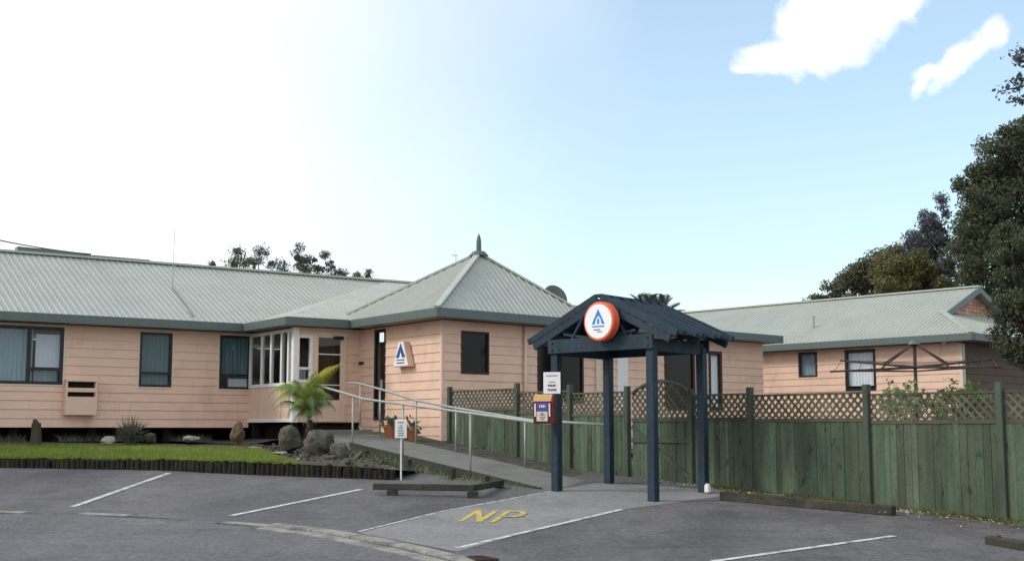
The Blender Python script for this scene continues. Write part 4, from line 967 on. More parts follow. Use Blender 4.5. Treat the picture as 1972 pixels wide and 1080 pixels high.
for x0, x1 in ((-.06, -.045), (-.03, -.005), (.005, .025), (.035, .045)): facebox(x0, x1, .03, .075, .0095, .002, 'signwhite', 'lettering')
for x0, x1, z0_, z1_ in ((-.05, .03, -.10, -.085), (-.03, .0, -.07, -.055), (-.06, .04, -.14, -.13), (-.04, .02, -.17, -.16)): facebox(x0, x1, z0_, z1_, .0095, .002, 'ink', 'lettering')
for x in (-.135, .115): facebox(x - .012, x + .012, -.12, .10, .002, .008, 'signwhite', 'edge_strip')

# ------------------------------------------------------------------ ramp handrails, retaining edge, post sign
def rail(label, lp, posts, name='handrail'):
    th = thing(name, label, 'handrail', V((lp[0].x, lp[0].y, lp[0].z - 1)))
    mb = MB(); mb.tube(lp, .026, 10); mb.build('top_rail', M['galv'], th, smooth=True)
    for t, b in posts:
        mb = MB(); mb.tube([t, V((t.x, t.y, b))], .021, 8); mb.tube([V((t.x, t.y, b)), V((t.x, t.y, b + .012))], .05, 8); mb.build('post', M['galv'], th, smooth=True)
def linept(o, px): k = (px - 986) / 2467.0; s = (o.x - k * o.y) / (FD.x - k * FD.y); return s   # s measured against FD
def onl(o, px, py): s = linept(o, px); p = o - FD * s; q = P(px, py, p.y); return V((p.x, p.y, q.z))
NO = FL + V((-0.02, 0.02, 0)); FO = BL + V((-0.05, -0.03, 0))
nr_ = [onl(NO, 1066, 817), onl(NO, 1026, 812), onl(NO, 905, 795), onl(NO, 790, 780), onl(NO, 700, 768), onl(NO, 650, 753), onl(NO, 600, 739), onl(NO, 572, 733)]
rail('near galvanised handrail of the ramp, running from fern to canopy post', nr_, [(onl(NO, 906, 796), onl(NO, 906, 926).z), (onl(NO, 776, 779), onl(NO, 776, 880).z), (onl(NO, 679, 762), onl(NO, 679, 884).z), (onl(NO, 592, 737), onl(NO, 592, 830).z)])
fr_ = [onl(FO, 1165, 817), onl(FO, 1020, 808.5), onl(FO, 870, 784), onl(FO, 802, 771), onl(FO, 735, 750), onl(FO, 690, 738), onl(FO, 668, 737)]
rail('far galvanised handrail of the ramp, along the tower wall and fence', fr_, [(onl(FO, 1011, 807), onl(FO, 1011, 905).z), (onl(FO, 878, 785), onl(FO, 878, 878).z), (onl(FO, 801, 771), onl(FO, 801, 860).z), (onl(FO, 731, 749), onl(FO, 731, 838).z), (onl(FO, 693, 738), onl(FO, 693, 822).z)])
re = thing('retaining_edge', 'low timber boards with stub posts holding the ramp edge', 'retaining edge', near(3) - V((0, 0, .4)))
mb = MB()
for a, b in ((.35, 2.4), (2.42, 4.6), (4.62, 6.9)):
    for k in range(2):
        p, q = near(a, -.07 - .16 * k), near(b, -.07 - .16 * k); off = V((-.794, -.607, 0)) * .03
        mb.beam(p + off, q + off, .04, .15)
mb.build('board', M['timber'], re)
for px, t, b in ((787, 884, 924), (871, 902, 928), (935, 916, 944), (705, 866, 900)):
    p = onl(RN + V((-.794, -.607, 0)) * .30, px, t); q = V((p.x, p.y, min(hgt(p.y), P(px, b, p.y).z))); mb = MB()
    mb.box((p + q) / 2 - V((0, 0, .05)), FD * .065, V((.794, .607, 0)) * .05, V((0, 0, (p.z - q.z) / 2 + .05))); mb.build('stub_post', M['timber'], re, bevel=0.006)
sb = G(772, 924); s0 = P(772, 842, sb.y); s1 = P(772, 808, sb.y); yp = sb.y
st = thing('parking_sign', 'small white notice on a white post at the end of the log border', 'sign', sb)
mb = MB(); mb.beam(V((sb.x, yp + .03, sb.z - .05)), V((s1.x, yp + .03, s1.z - .03)), .045, .03, up=(1, 0, 0)); mb.build('post', M['white'], st)
c = P(772, 825.5, yp - .01); hw = 11.5 / 2467 * yp; hh_ = 17.5 / 2467 * yp
mb = MB(); mb.box(c, V((hw, 0, 0)), V((0, .012, 0)), V((0, 0, hh_))); mb.build('sign_board', M['signwhite'], st, bevel=0.004)
mb = MB(); strokes(mb, c + V((-hw, -.0135, 0)), V((1, 0, 0)), V((0, -1, 0)), 2 * hw, [(.12, .25, .75), (.06, .4, .62), (.02, .3, .7), (-.03, .25, .75), (-.075, .3, .72), (-.12, .25, .78)], random.Random(8), hh=.010); mb.build('lettering', M['ink'], st)
# low timber barrier (two beams on stubs, forming a corner)
ba, bb, bc2 = G(728, 952), G(914, 958), G(966, 938)
lbn = thing('low_barrier', 'low angled timber barrier on short stubs at the ramp side of the bays', 'barrier', bb)
mb = MB()
def zof(px, py, p): return P(px, py, p.y).z
za = zof(728, 936, ba); zb = zof(914, 939, bb); zc = zof(962, 929, bc2)
mb.beam(V((ba.x - .08, ba.y, za)), V((bb.x, bb.y, zb)), .09, .105); mb.beam(V((bb.x - .01, bb.y + .055, zb + .002)), V((bc2.x, bc2.y, zc)), .09, .105); mb.build('beam', M['timber'], lbn, bevel=0.01)
for p, z in ((ba.lerp(bb, .15), za), (bb + V((-.03, .02, 0)), zb), (bc2 - V((.03, .1, 0)), zc)):
    mb = MB(); mb.box(V((p.x, p.y, (z + hgt(p.y)) / 2 - .06)), V((.09, 0, 0)), V((0, .06, 0)), V((0, 0, (z - hgt(p.y)) / 2 - .0))); mb.build('stub', M['timber'], lbn, bevel=0.006)
def wheel_stop(label, a, b, w=.16, h=.15):
    m = (a + b) / 2; th = thing('wheel_stop', label, 'wheel stop', m, group='timber wheel stops'); mb = MB()
    n = 8; d = (b - a).normalized(); s = d.cross(V((0, 0, 1))).normalized()
    for i in range(n):
        pass
    mb.beam(a + V((0, 0, h / 2 - .01)), b + V((0, 0, h / 2 - .01)), w, h); mb.build('beam', M['timber'], th, bevel=0.015)
    for f in (.12, .88): q = a.lerp(b, f); mb = MB(); mb.tube([q + V((0, 0, h - .02)), q + V((0, 0, h + .015))], .022, 8); mb.build('bolt', M['rust'], th)
wheel_stop('long mossy timber beam lying at the foot of the fence right of canopy', G(1390, 962), G(1722, 992))
wheel_stop('short timber beam lying at the right edge below the fence end', G(1903, 1046), G(2100, 1080), .14, .11)

# ------------------------------------------------------------------ log border of the lawn
lg = thing('log_edging', 'row of short dark upright logs edging the lawn', 'log border', edge[4] - V((0, 0, .15)))
bp2 = resample([G(x, y) for x, y in basepx[1:]], 96)
tp2 = resample(edge[1:], 96)
rnd = random.Random(2)
for i in range(96):
    p = bp2[i]; w = (bp2[i + 1] - bp2[i]).length * .52; zt = tp2[i].z + rnd.uniform(-.03, .035); mb = MB()
    o = V((rnd.uniform(-.01, .01), rnd.uniform(-.02, .02), 0)); ti = V((rnd.uniform(-.015, .015), rnd.uniform(-.01, .02), 0))
    mb.tube([V((p.x, p.y, p.z - .1)) + o, V((p.x, p.y, zt - .015)) + o + ti, V((p.x, p.y, zt)) + o + ti], [w, w * rnd.uniform(.92, 1.0), w * .86], 9); mb.build('log', M['log'], lg)

# ------------------------------------------------------------------ plants and stones
def np_mesh(name, verts, faces_n, m, parent=None, mats=None):
    me = bpy.data.meshes.new(name); nv = len(verts); nf = nv // faces_n
    if parent is not None:
        inv = np.array(full_matrix(parent).inverted()); verts = verts @ inv[:3, :3].T + inv[:3, 3]
    me.vertices.add(nv); me.vertices.foreach_set('co', verts.astype(np.float32).ravel()); me.loops.add(nv); me.loops.foreach_set('vertex_index', np.arange(nv, dtype=np.int32))
    me.polygons.add(nf); me.polygons.foreach_set('loop_start', np.arange(0, nv, faces_n, dtype=np.int32)); me.update(calc_edges=True); me.validate()
    me.materials.append(m); o = bpy.data.objects.new(name, me); COL.objects.link(o)
    if parent is not None: o.parent = parent
    return o
def leaves(rs, pts, size, flat=0.0, aspect=.55, out=None):
    n = len(pts); d = rs.normal(size=(n, 3)); d /= np.linalg.norm(d, axis=1)[:, None]
    if out is not None: d = d + out * 0.9; d /= np.linalg.norm(d, axis=1)[:, None]
    r = rs.normal(size=(n, 3)); e = np.cross(d, r); e /= np.linalg.norm(e, axis=1)[:, None]
    s = size * rs.uniform(.6, 1.35, n)[:, None]; a = pts; 
    v = np.stack([a - d * s, a + e * s * aspect, a + d * s, a - e * s * aspect], 1)
    return v.reshape(-1, 3)
def ball(rs, nc, k):
    d = rs.normal(size=(nc, k, 3)); d /= np.linalg.norm(d, axis=2)[:, :, None]
    return d * (rs.uniform(0, 1, (nc, k, 1)) ** .45) * np.array([1, 1, .75])
def blob_points(rs, blobs, dens, nclump, sig):
    out = []; outd = []
    for (c, r) in blobs:
        c = np.array(c); r = np.array(r, float); vol = (r[0] * r[1] * r[2]) ** (2 / 3.)
        nc = max(4, int(nclump * vol)); d = rs.normal(size=(nc, 3)); d /= np.linalg.norm(d, axis=1)[:, None]
        rad = rs.uniform(.45, .98, nc)[:, None]; cc = c + d * r * rad
        k = int(dens); pp = cc[:, None, :] + ball(rs, nc, k) * sig * 1.9 * rs.uniform(.5, 1.35, (nc, 1, 1)); out.append(pp.reshape(-1, 3))
        outd.append(np.repeat(d, k, 0))
    return np.concatenate(out), np.concatenate(outd)
def tree(label, base, blobs, m, seed, dens=26, nclump=18, sig=.28, leaf=.16, trunk=.2, name='tree', group=None, aspect=.55):
    rs = np.random.RandomState(seed); th = thing(name, label, 'tree', base, group=group)
    pts, od = blob_points(rs, blobs, dens * 7.5, nclump * 1.25, sig * .86)
    leaf *= .40
    np_mesh('crown', leaves(rs, pts, leaf, aspect=aspect, out=od * .3), 4, M[m], th)
    mb = MB(); b = V(base); top = V(blobs[0][0]); mid = b.lerp(top, .5) + V((trunk * .6, 0, 0))
    mb.tube([b - V((0, 0, .3)), mid, top], [trunk, trunk * .75, trunk * .35], 9)
    for (c, r) in blobs[1:]:
        c = V(c); s = b.lerp(top, random.uniform(.35, .8)); mb.tube([s, s.lerp(c, .5) + V((0, 0, .2)), c], [trunk * .42, trunk * .28, trunk * .1], 6)
    for k in range(10):
        c, r = blobs[k % len(blobs)]; c = V(c); e = c + V((random.uniform(-1, 1) * r[0], random.uniform(-1, 1) * r[1], random.uniform(0, 1) * r[2])) * .8; mb.tube([c, c.lerp(e, .6) + V((0, 0, .1)), e], [trunk * .2, trunk * .12, trunk * .04], 5)
    mb.build('trunk', M['bark'], th, smooth=True)
    return th
def pb(px, py, Y, rpx, rpy=None, ry=None):               # blob given by bearing, size in the same units
    p = P(px, py, Y); k = Y / 2467.; rx = rpx * k; rz = (rpy or rpx) * k; return (tuple(p), (rx, ry or rx, rz))
def gb(px, Y): p = P(px, 800, Y); return V((p.x, p.y, hgt(Y)))
# behind the right-hand house
tree('tallest dark evergreen rising behind the right gable', gb(1965, 50), [pb(1965, 410, 50, 100, 125), pb(1935, 310, 50, 58, 66), pb(1885, 425, 49, 52, 80), pb(1872, 350, 50, 30, 44), pb(1985, 275, 50, 52, 62), pb(1858, 500, 48, 42, 66), pb(1925, 520, 48, 70, 90), pb(2050, 450, 50, 90, 150), pb(2010, 340, 51, 70, 90), pb(1850, 590, 50, 40, 40)], 'leafdark', 11, dens=34, nclump=16, sig=.34, leaf=.17, trunk=.4)
tree('slender blue grey tree between olive tree and tallest evergreen', gb(1785, 56), [pb(1785, 470, 56, 32, 56), pb(1787, 418, 56, 20, 34), pb(1768, 480, 56, 26, 40), pb(1806, 460, 56, 22, 54), pb(1765, 520, 56, 30, 40), pb(1818, 400, 56, 12, 30), pb(1822, 530, 55, 34, 46), pb(1795, 520, 56, 34, 44)], 'leafblue', 12, dens=24, nclump=24, sig=.24, leaf=.14, trunk=.15)
tree('round olive tree above the right-hand roof', gb(1750, 54), [pb(1745, 540, 54, 55, 50), pb(1790, 545, 54, 50, 45), pb(1715, 530, 54, 36, 44), pb(1760, 515, 54, 34, 30)], 'leafolive', 13, dens=34, nclump=14, sig=.3, leaf=.16, trunk=.22)
tree('low brownish tree sloping down to the left above the right-hand roof', gb(1660, 60), [pb(1680, 525, 60, 42, 42), pb(1640, 550, 60, 36, 34), pb(1605, 572, 60, 28, 24), pb(1715, 505, 61, 34, 36), pb(1580, 585, 60, 16, 14), pb(1700, 570, 60, 50, 40), pb(1660, 535, 60, 36, 34), pb(1625, 562, 60, 30, 26), pb(1740, 510, 61, 34, 40)], 'leafbrown', 14, dens=34, nclump=14, sig=.3, leaf=.16, trunk=.2)
tree('tiny dark bush tip showing over the ridge left of the brown tree', gb(1549, 62), [pb(1549, 586, 62, 9, 7), pb(1545, 598, 62, 10, 10)], 'leafdark', 24, dens=16, nclump=18, sig=.12, leaf=.1, trunk=.06)
tree('dark evergreen hanging over the right end of the house roof', gb(2030, 33.5), [pb(1985, 560, 33.5, 66, 90), pb(1950, 610, 33.5, 42, 56), pb(1945, 480, 33.5, 40, 70), pb(2030, 480, 34, 80, 120), pb(2040, 600, 33, 70, 90), pb(1965, 670, 33.5, 44, 34)], 'leafdark', 15, dens=30, nclump=24, sig=.22, leaf=.12, trunk=.25)
tb = tree('tall dark tree at right edge with thin leafy branches reaching into the sky', gb(2180, 31), [pb(2210, 130, 31, 70, 80), pb(2190, 190, 31, 50, 40), pb(2230, 60, 31, 70, 60), pb(2200, 300, 31, 90, 90), pb(2130, 470, 30, 80, 110), pb(2140, 620, 29.5, 80, 90)], 'leafblue', 16, dens=20, nclump=18, sig=.18, leaf=.11, trunk=.3)  # unseen lower crown filled out to darken the house end wall
rs = np.random.RandomState(5); br = MB(); tips = [((2080, 130), (1968, 118), (1950, 108)), ((2080, 165), (1975, 165), (1920, 178)), ((2085, 190), (1985, 195), (1945, 190)), ((2080, 150), (1990, 150), (1953, 152)), ((2085, 120), (1985, 100), (1962, 92))]; ps_ = []
for a, b, c in tips:
    q = [P(*a, 31), P(*b, 31), P(*c, 31)]; br.tube(q, [.045, .025, .008], 5)
    for i in range(70):
        t = rs.uniform(.35, 1); p = q[0].lerp(q[1], t * 2) if t < .5 else q[1].lerp(q[2], t * 2 - 1); ps_.append(np.array(p) + rs.normal(size=3) * np.array([.10, .15, .06]))
br.build('branch', M['bark'], tb); np_mesh('foliage', leaves(rs, np.array(ps_), .07), 4, M['leafblue'], tb)
# behind the left roof
tree('small pointed dark sapling top left of the other trees above the left roof', gb(409, 62), [pb(409, 506, 62, 5, 10), pb(407, 520, 62, 9, 10)], 'leafgrey', 25, dens=12, nclump=26, sig=.1, leaf=.09, trunk=.06)
tree('open crowned tree with wispy top above the middle of the left roof', gb(485, 60), [pb(490, 510, 60, 34, 26), pb(470, 500, 60, 18, 26), pb(500, 490, 60, 18, 14), pb(463, 482, 60, 10, 7), pb(528, 512, 60, 22, 18), pb(446, 510, 60, 12, 12), pb(548, 520, 60, 12, 14)], 'leafgrey', 17, dens=15, nclump=9, sig=.22, leaf=.12, trunk=.16)
tree('narrow dark conifer like tree above the left roof', gb(580, 60), [pb(585, 515, 60, 22, 22), pb(576, 484, 60, 9, 18), pb(598, 508, 60, 18, 22), pb(577, 505, 60, 12, 20), pb(612, 522, 60, 14, 12)], 'leafgrey', 18, dens=20, nclump=14, sig=.18, leaf=.12, trunk=.14)
tree('low bushy tree nearest the tower above the left roof', gb(645, 60), [pb(645, 522, 60, 20, 14), pb(637, 505, 60, 9, 14), pb(660, 528, 60, 14, 10), pb(684, 530, 60, 12, 7), pb(626, 490, 60, 4, 4), pb(706, 526, 60, 6, 10)], 'leafbrown', 19, dens=14, nclump=15, sig=.14, leaf=.1, trunk=.1)
# palm behind canopy
def frond(mb, c, tip, arch, nl=18, ll=.3, w=.02, droop=.35, curve=2):
    c, tip = V(c), V(tip); m = c.lerp(tip, .55) + V((0, 0, arch)); pts = []
    for i in range(nl + 1):
        t = i / nl; pts.append((1 - t) ** 2 * c + 2 * t * (1 - t) * m + t * t * tip)
    for i in range(nl): mb.beam(pts[i], pts[i + 1], w * (1.1 - i / nl), w * .5)
    for i in range(2, nl + 1):
        t = i / nl; d = (pts[i] - pts[i - 1]).normalized(); s = d.cross(V((0, 0, 1)))
        s = s.normalized() if s.length > .05 else V((1, 0, 0)); l = ll * (math.sin(math.pi * min(1, t * .92 + .10)) ** .7 + .06)
        for sg in (-1, 1):
            e = (s * sg + d * .45 - V((0, 0, droop))).normalized() * l; wv = d * (l * .085 + .008)
            mb.poly([pts[i], pts[i] + e * .45 + wv, pts[i] + e, pts[i] + e * .45 - wv])
pc_ = P(1262, 618, 44); pm = thing('palm_tree', 'dark palm crown showing above the canopy roof', 'palm', V((pc_.x, pc_.y, hgt(44))))
mb = MB()
for px, py, dy in ((1213, 566, .3), (1232, 565, -.5), (1248, 564, .6), (1268, 565, -.3), (1284, 566, .5), (1310, 583, -.4), (1322, 598, .4), (1296, 573, 0), (1205, 590, -.2), (1240, 562, 1.0), (1275, 568, 1.2), (1330, 625, -.6), (1195, 620, .5)):
    frond(mb, pc_, P(px, py, 44 + dy), .30, 16, .38, .03, .25)
mb.build('crown', M['leafpalm'], pm); mb = MB(); mb.tube([V((pc_.x, pc_.y, hgt(44) - .2)), pc_ - V((0, 0, 1)), pc_], [.2, .17, .22], 10); mb.build('trunk', M['bark'], pm, smooth=True)
# tree fern before the porch
def fern_frond(mb, c, mid, tip, np_=26, ll=.30, fall=.5):
    c, mid, tip = V(c), V(mid), V(tip); k = mid * 2 - (c + tip) / 2; pts = [(1 - t) ** 2 * c + 2 * t * (1 - t) * k + t * t * tip for t in [i / np_ for i in range(np_ + 1)]]
    for i in range(np_): mb.beam(pts[i], pts[i + 1], .014 * (1.1 - i / np_), .010)
    for i in range(3, np_ + 1):
        t = i / np_; d = (pts[i] - pts[i - 1]).normalized(); s_ = d.cross(V((0, 0, 1)))
        s_ = s_.normalized() if s_.length > .05 else V((1, 0, 0)); L_ = ll * (min(1, (t * 2.4) ** .8) * (1 - t ** 2.6) + .05)
        for sg in (-1, 1):
            e = (s_ * sg + d * .35 - V((0, 0, fall))).normalized(); o = pts[i]; n_ = 7                # pinna with its own small leaflets
            r_ = e.cross(d).normalized(); w_ = e.cross(r_).normalized()
            for j in range(n_):
                f0 = (j + .3) / n_; q = o + e * L_ * f0 - V((0, 0, .25 * L_ * f0 * f0)); l2 = L_ * .20 * (1.15 - f0)
                for h in (-1, 1):
                    g_ = (w_ * h + e * .5 + V((0, 0, random.uniform(-.25, .1)))).normalized() * l2
                    mb.poly([q, q + g_ * .5 + e * l2 * .34, q + g_, q + g_ * .5 - e * l2 * .30])
            mb.poly([o, o + e * L_ * .5 + w_ * .004, o + e * L_ - V((0, 0, .25 * L_)), o + e * L_ * .5 - w_ * .004])
FY = 28.9
fc = P(597, 808, FY); fb = V((fc.x, fc.y, -.25)); tf = thing('tree_fern', 'young tree fern with yellow green fronds before the porch', 'fern', fb)
mb = MB(); mb.tube([fb - V((0, 0, .1)), fb + V((.01, 0, .25)), fc], [.075, .065, .055], 9)
for k in range(26): a = k * 2.4; r_ = .06 + .03 * (k % 3); mb.tube([fc - V((0, 0, .02 + .012 * k)), fc - V((0, 0, .16 + .012 * k)) + V((math.cos(a), math.sin(a), 0)) * r_, fc - V((0, 0, .36 + .008 * k)) + V((math.cos(a), math.sin(a), 0)) * r_ * 1.25], [.014, .012, .004], 4)
mb.build('trunk', M['bark'], tf)
FR_ = [('ferndark', (592, 786), (584, 818), -.6, .24), ('ferndark', (604, 784), (608, 818), -.6, .24), ('fern', (585, 765), (560, 790), -.6, .32), ('fern', (612, 752), (640, 775), -.4, .3), ('fern', (566, 752), (524, 782), -.35, .38), ('fern', (600, 745), (616, 722), -.2, .36), ('fernyellow', (606, 735), (668, 697), -.25, .42), ('fernyellow', (602, 738), (640, 704), .1, .36), ('fern', (597, 740), (612, 712), -.5, .26), ('fern', (592, 752), (596, 736), -.9, .26), ('fern', (580, 745), (548, 772), -.45, .3), ('fern', (608, 752), (628, 760), -.6, .28), ('ferndark', (584, 790), (566, 812), -.5, .22), ('ferndark', (606, 785), (622, 806), -.5, .22),
       ('fern', (560, 742), (517, 764), -.15, .40), ('fern', (566, 744), (532, 750), .25, .36), ('ferndark', (560, 772), (526, 790), -.5, .26), ('fern', (574, 742), (566, 736), -.7, .26),
       ('ferndark', (624, 772), (646, 792), -.35, .26), ('ferndark', (618, 768), (632, 786), -.8, .24), ('ferndark', (572, 780), (552, 806), -.7, .24), ('ferndark', (600, 762), (604, 800), -1.0, .24), ('ferndark', (590, 760), (572, 790), .9, .26), ('ferndark', (622, 760), (640, 770), .8, .26)]
for (m, mi, ti, dy, ll) in FR_:
    mb = MB(); fern_frond(mb, fc, P(*mi, FY + dy * .5), P(*ti, FY + dy), 25, ll * 1.12); mb.build('frond', M[m], tf)
# stones
def stone(px, py, Y, rx, ry, m, label, seed, name='boulder', group='garden stones', tilt=0):
    rnd = random.Random(seed); bm = bmesh.new(); bmesh.ops.create_icosphere(bm, subdivisions=4, radius=1)
    k = Y / 2467.; c = P(px, py, Y)
    pl_ = [(V((rnd.gauss(0, 1), rnd.gauss(0, 1), rnd.gauss(0, 1))).normalized(), rnd.uniform(.55, .86)) for _ in range(15)]
    for v in bm.verts:
        q = v.co.copy()
        for n, d in pl_:
            t = q.dot(n)
            if t > d: q -= n * (t - d) * .97
        q *= 1 + .16 * noise.noise(q * 1.9 + V((seed, 0, 0))) + .07 * noise.noise(q * 5 + V((seed, 3, 0))) + .03 * noise.noise(q * 13 + V((seed, 9, 0)))
        v.co = V((q.x * rx * k, q.y * max(rx, ry) * .85 * k, q.z * ry * k))
    me = bpy.data.meshes.new(name); bm.to_mesh(me); bm.free(); me.materials.append(M[m]); me.polygons.foreach_set('use_smooth', [True] * len(me.polygons))
    o = bpy.data.objects.new(name, me); COL.objects.link(o); o.location = c; o.rotation_euler = (0, 0, tilt); return tag(o, label, 'stone', group)
stone(562, 846, 27.6, 26, 29, 'rock', 'mossy upright boulder left of the tree fern foot', 1)
stone(617, 858, 27.0, 34, 31, 'rock', 'largest broad boulder right of the tree fern foot', 2, tilt=.5)
stone(655, 872, 26.5, 18, 26, 'rock', 'dark leaning boulder between the largest boulder and the handrail post', 5, tilt=1.2)
stone(690, 884, 26.0, 14, 17, 'rock', 'small dark stone at the foot of the handrail post beside the ramp', 6)
stone(640, 884, 26.2, 17, 12, 'rock', 'low angular stone in front of the leaning boulder', 31, tilt=.8)
stone(590, 880, 26.6, 15, 10, 'rock', 'low angular stone in front of the gap between the two big boulders', 33, tilt=.3)
stone(458, 834, 30.8, 17, 24, 'rust_rock', 'rusty brown stone under the left end of the porch', 7)
stone(366, 844, 30.6, 19, 8, 'palerock', 'pale flat stone at the wall foot between the two narrow windows', 8)
stone(210, 846, 29.6, 16, 11, 'palerock', 'low grey stone at the wall foot left of the blue grey shrub', 9)
stone(290, 845, 30.4, 15, 12, 'rock', 'small dark stone at the wall foot right of the blue grey shrub', 10)
for i, (px, py, Y) in enumerate([(492, 862, 29.6), (540, 872, 27.4), (575, 884, 26.2)]):
    stone(px, py, Y, 16, 4, 'palerock', ['flat pale edging stone farthest up the lawn edge near the porch', 'flat pale edging stone midway along the lawn edge', 'flat pale edging stone nearest the log border'][i], 20 + i, 'edging_stone', 'pale stones along the lawn edge', tilt=-.5)
q = P(69, 835, 29.0); th = thing('tree_stump', 'cut upright stump at the wall foot below the wide window', 'stump', q - V((0, 0, .25)))
mb = MB(); mb.tube([q - V((0, 0, .3)), q + V((.01, 0, .0)), q + V((0, 0, .24))], [.14, .115, .10], 10); mb.tube([q + V((0, 0, .2)), q + V((-.04, 0, .31)), q + V((-.05, 0, .33))], [.09, .05, .02], 8); mb.build('stump_wood', M['bark'], th)
rs = np.random.RandomState(77); mb = MB()
for i in range(260):
    a_, b_ = rs.uniform(0, 1), rs.uniform(0, 1); f_ = resample(bedA, 10); g_ = resample(bedB, 10); k = min(9, int(a_ * 10)); p = f_[k].lerp(f_[k + 1], a_ * 10 - k).lerp(g_[k].lerp(g_[k + 1], a_ * 10 - k), b_ * .9); r_ = rs.uniform(.015, .05)
    d_ = [V((math.cos(t + i) * r_, math.sin(t + i) * r_ * .8, rs.uniform(-.01, .01))) for t in (0, 1.3, 2.5, 3.9, 5.1)]; mb.prism([p + d + V((0, 0, -.02)) for d in d_], V((0, 0, r_ * .9 + .03)))
tag(mb.build('rubble', M['rock']), 'small stones scattered over the garden bed by the ramp', 'stones', kind='stuff')
def shrub(label, c, r, m, seed, n=240, leaf=.06, name='shrub', blades=False, base=None):
    rs = np.random.RandomState(seed); base = V(base) if base else V(c) - V((0, 0, r[2])); th = thing(name, label, 'shrub', base)
    d = rs.normal(size=(n, 3)); d /= np.linalg.norm(d, axis=1)[:, None]; pts = np.array(c) + d * np.array(r) * (rs.uniform(.1, 1, n) ** .45 * (1 + .35 * np.sin(d[:, 0] * 9 + seed) * np.cos(d[:, 2] * 7)))[:, None]
    if blades:
        b0 = np.array(base) + rs.normal(size=(n, 3)) * np.array([.06, .06, .01]); tip = pts.copy(); tip[:, 2] = base.z + np.abs(rs.normal(size=n)) * r[2] * .7 + r[2] * .5
        w = rs.normal(size=(n, 3)) * .009; mid = b0 * .45 + tip * .55; mid[:, 2] += .08; v = np.stack([b0 - w, mid + w * .7, tip, mid - w * .7], 1).reshape(-1, 3)
    else: v = leaves(rs, pts, leaf)
    np_mesh('foliage', v, 4, M[m], th)
    mb = MB()
    for k in range(7): e = V(pts[k * 5]); mb.tube([base + V((random.uniform(-.04, .04), 0, -.05)), base.lerp(e, .6) + V((0, 0, .05)), e], [.014, .01, .004], 5)
    mb.build('stem', M['bark'], th); return th
shrub('blue grey tussock plant at the wall foot below the left narrow window', tuple(P(252, 832, 30.0)), (.42, .3, .30), 'leafgrey', 3, 1100, blades=True)
shrub('bushy green shrub behind the fence right of the clothesline pole', tuple(P(1848, 778, 24.0)), (.58, .4, .42), 'leafshrub', 4, 900, .05, base=(8.3, 24, hgt(24)))
shrub('duller leafy shrub behind the fence left of the clothesline pole', tuple(P(1738, 775, 24.0)), (.50, .4, .38), 'ferndark', 5, 600, .05, base=(7.3, 24, hgt(24)))
for i, (px, lab) in enumerate(((751, 'terracotta pot left of the small white notice, by the tower wall'), (793, 'terracotta pot right of the small white notice, by the tower wall'))):
    q = P(px, 846 if i == 0 else 852, 29.2); th = thing('flower_pot', lab, 'pot', q, group='pots by the tower wall')
    mb = MB(); mb.tube([q, q + V((0, 0, .26)), q + V((0, 0, .26)), q + V((0, 0, .32)), q + V((0, 0, .32)), q + V((0, 0, .29))], [.10, .15, .17, .17, .14, .135], 16); mb.build('pot', M['terracotta'], th, smooth=False)
    rs = np.random.RandomState(40 + i); d = rs.normal(size=(90, 3)) * np.array([.11, .1, .08]); np_mesh('foliage', leaves(rs, np.array(q + V((0, 0, .37))) + d, .06), 4, M['leafbrown'], th)
# grass on the lawn and weeds
def blades(name, pos, hmin, hmax, m, seed, lean=.5):
    rs = np.random.RandomState(seed); n = len(pos); h = rs.uniform(hmin, hmax, n)[:, None]; a = rs.uniform(0, 6.283, n); w = np.stack([np.cos(a), np.sin(a), np.zeros(n)], 1) * .007
    le = rs.normal(size=(n, 3)) * lean * h; le[:, 2] = 0; tip = pos + le + np.array([0, 0, 1]) * h
    return np_mesh(name, np.stack([pos - w, pos + w, tip], 1).reshape(-1, 3), 3, m)
rs = np.random.RandomState(1); N_ = 42000; I = rs.uniform(0, 40, N_); J = rs.uniform(0, 1, N_) ; fl_ = np.array([tuple(p) for p in lf]); bl_ = np.array([tuple(p) for p in lb]); i0 = np.minimum(I.astype(int), 39); fr2 = (I - i0)[:, None]
A = fl_[i0] * (1 - fr2) + fl_[i0 + 1] * fr2; Bk = bl_[i0] * (1 - fr2) + bl_[i0 + 1] * fr2; pos = A * (1 - J[:, None]) + Bk * J[:, None]
edge_n = 2600; I2 = rs.uniform(0, 40, edge_n); k0 = np.minimum(I2.astype(int), 39); f2 = (I2 - k0)[:, None]; pe_ = fl_[k0] * (1 - f2) + fl_[k0 + 1] * f2; pe_[:, 1] -= rs.uniform(.0, .09, edge_n); pe_[:, 2] += .01; pos = np.concatenate([pos, pe_])
keep = (pos[:, 0] > -14); pos = pos[keep]
tag(blades('grass', pos, .03, .085, M['grass'], 2), 'short bright green grass of the lawn', 'grass', kind='stuff')
rs = np.random.RandomState(6); n = 5200; t = rs.uniform(.58, 1.15, n); nz_ = np.array([noise.noise(V((x * 22, 0, 0))) for x in t]); ok = nz_ > -.15; t = t[ok]
pos = np.array([tuple(fp(x, hgt(fp(x).y), .06 + abs(g) * .13)) for x, g in zip(t, rs.normal(size=len(t)))])
tag(blades('weeds', pos, .02, .08, M['leafolive'], 3, .7), 'thin weeds along the foot of the right-hand fence', 'weeds', kind='stuff')
rs = np.random.RandomState(9); n = 700; ff = rs.uniform(0, 1, (n, 2)); qa = np.array([tuple(near(s)) for s in (0.4, 8.5)])
pos = np.array([tuple(V(tuple(qa[0])).lerp(V(tuple(qa[1])), a) + V((-.794, -.607, 0)) * (.12 + .35 * b)) for a, b in ff]); pos[:, 2] = np.array([hgt(p[1]) for p in pos]) + np.clip((pos[:, 1] - 24) * .09, 0, 1)
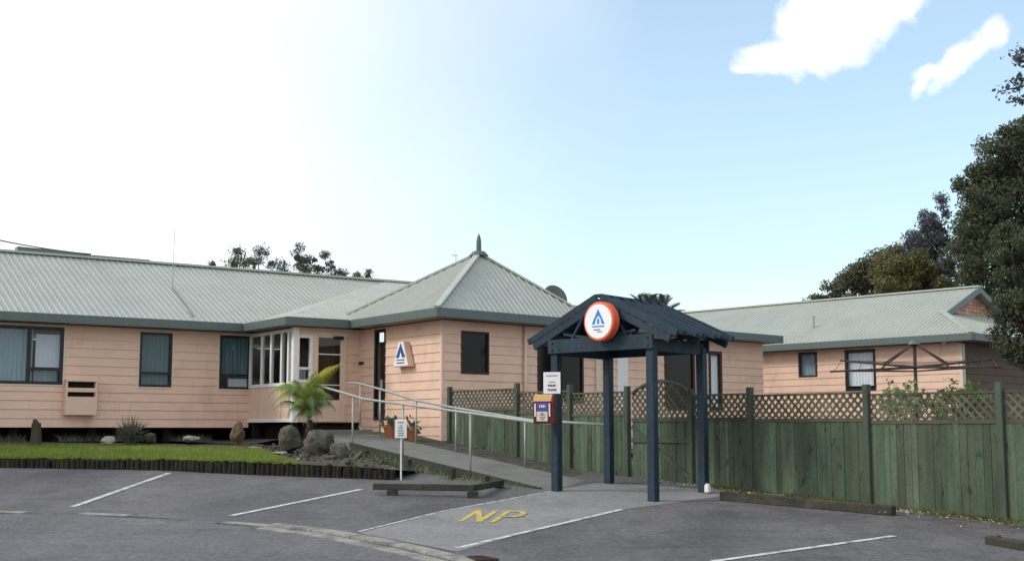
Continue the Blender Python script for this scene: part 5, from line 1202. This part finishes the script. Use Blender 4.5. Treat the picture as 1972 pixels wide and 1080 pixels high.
tag(blades('weeds', pos, .03, .13, M['ferndark'], 5, .7), 'thin weeds along the near side of the ramp', 'weeds', kind='stuff')
rs = np.random.RandomState(31); n = 2600; uu = rs.uniform(-13, -2, n); ok = np.array([noise.noise(V((u_ * 1.1, 3, 0))) for u_ in uu]) > -.05; uu = uu[ok]
pos = np.array([tuple(LOC(u_, 6.75 + .5 * g_, -.27)) for u_, g_ in zip(uu, rs.uniform(-1, .6, len(uu)))]); tag(blades('ground_cover', pos, .05, .22, M['leafgrey'], 8, .6), 'low dark plants along the foot of the long wall', 'ground cover', kind='stuff')
# fallen leaves along fence and garden
rs = np.random.RandomState(12); n = 700; t = rs.uniform(.5, 1.12, n); pos = np.array([tuple(fp(x, hgt(fp(x).y) + .012, .1 + abs(g) * .45)) for x, g in zip(t, rs.normal(size=n))])
v = leaves(rs, pos, .022); v[:, 2] = np.repeat(pos[:, 2], 4) + rs.uniform(0, .012, len(v)); tag(np_mesh('leaf_litter', v, 4, M['paper']), 'pale fallen leaves scattered before the right-hand fence', 'leaves', kind='stuff')

# ------------------------------------------------------------------ rotary clothesline
cb_ = V((8.23, 26.0, hgt(26))); hub = V((8.23, 26.0, 1.27)); topz = 1.79
cl = thing('rotary_clothesline', 'rusty rotary clothesline with spread arms behind the fence', 'clothesline', cb_)
mb = MB(); mb.tube([cb_ - V((0, 0, .1)), V((hub.x, hub.y, topz))], .035, 10); mb.build('pole', M['rust'], cl, smooth=True)
mb = MB(); mb.tube([V((hub.x, hub.y, topz - .05)), V((hub.x, hub.y, topz + .03))], [.12, .07], 10); mb.build('hub', M['gutter'], cl)
ends = [hub + V((-1.98, -1.0, -.13)), hub + V((-1.0, 1.98, .25)), hub + V((1.98, 1.0, .22)), hub + V((1.0, -1.98, -.08))]
for e in ends:
    mb = MB(); mb.tube([hub, e], [.025, .019], 8); mb.build('arm', M['rust'], cl, smooth=True)
    mb = MB(); mb.tube([V((hub.x, hub.y, topz - .03)), hub.lerp(e, .42)], .017, 6); mb.build('strut', M['rust'], cl)
for f in (.55, .7, .85, .99):
    mb = MB(); q = [hub.lerp(e, f) for e in ends]
    for a, b in zip(q, q[1:] + q[:1]): m_ = (a + b) / 2 - V((0, 0, .05)); mb.tube([a, m_, b], .006, 4)
    mb.build('line', M['rust'], cl)
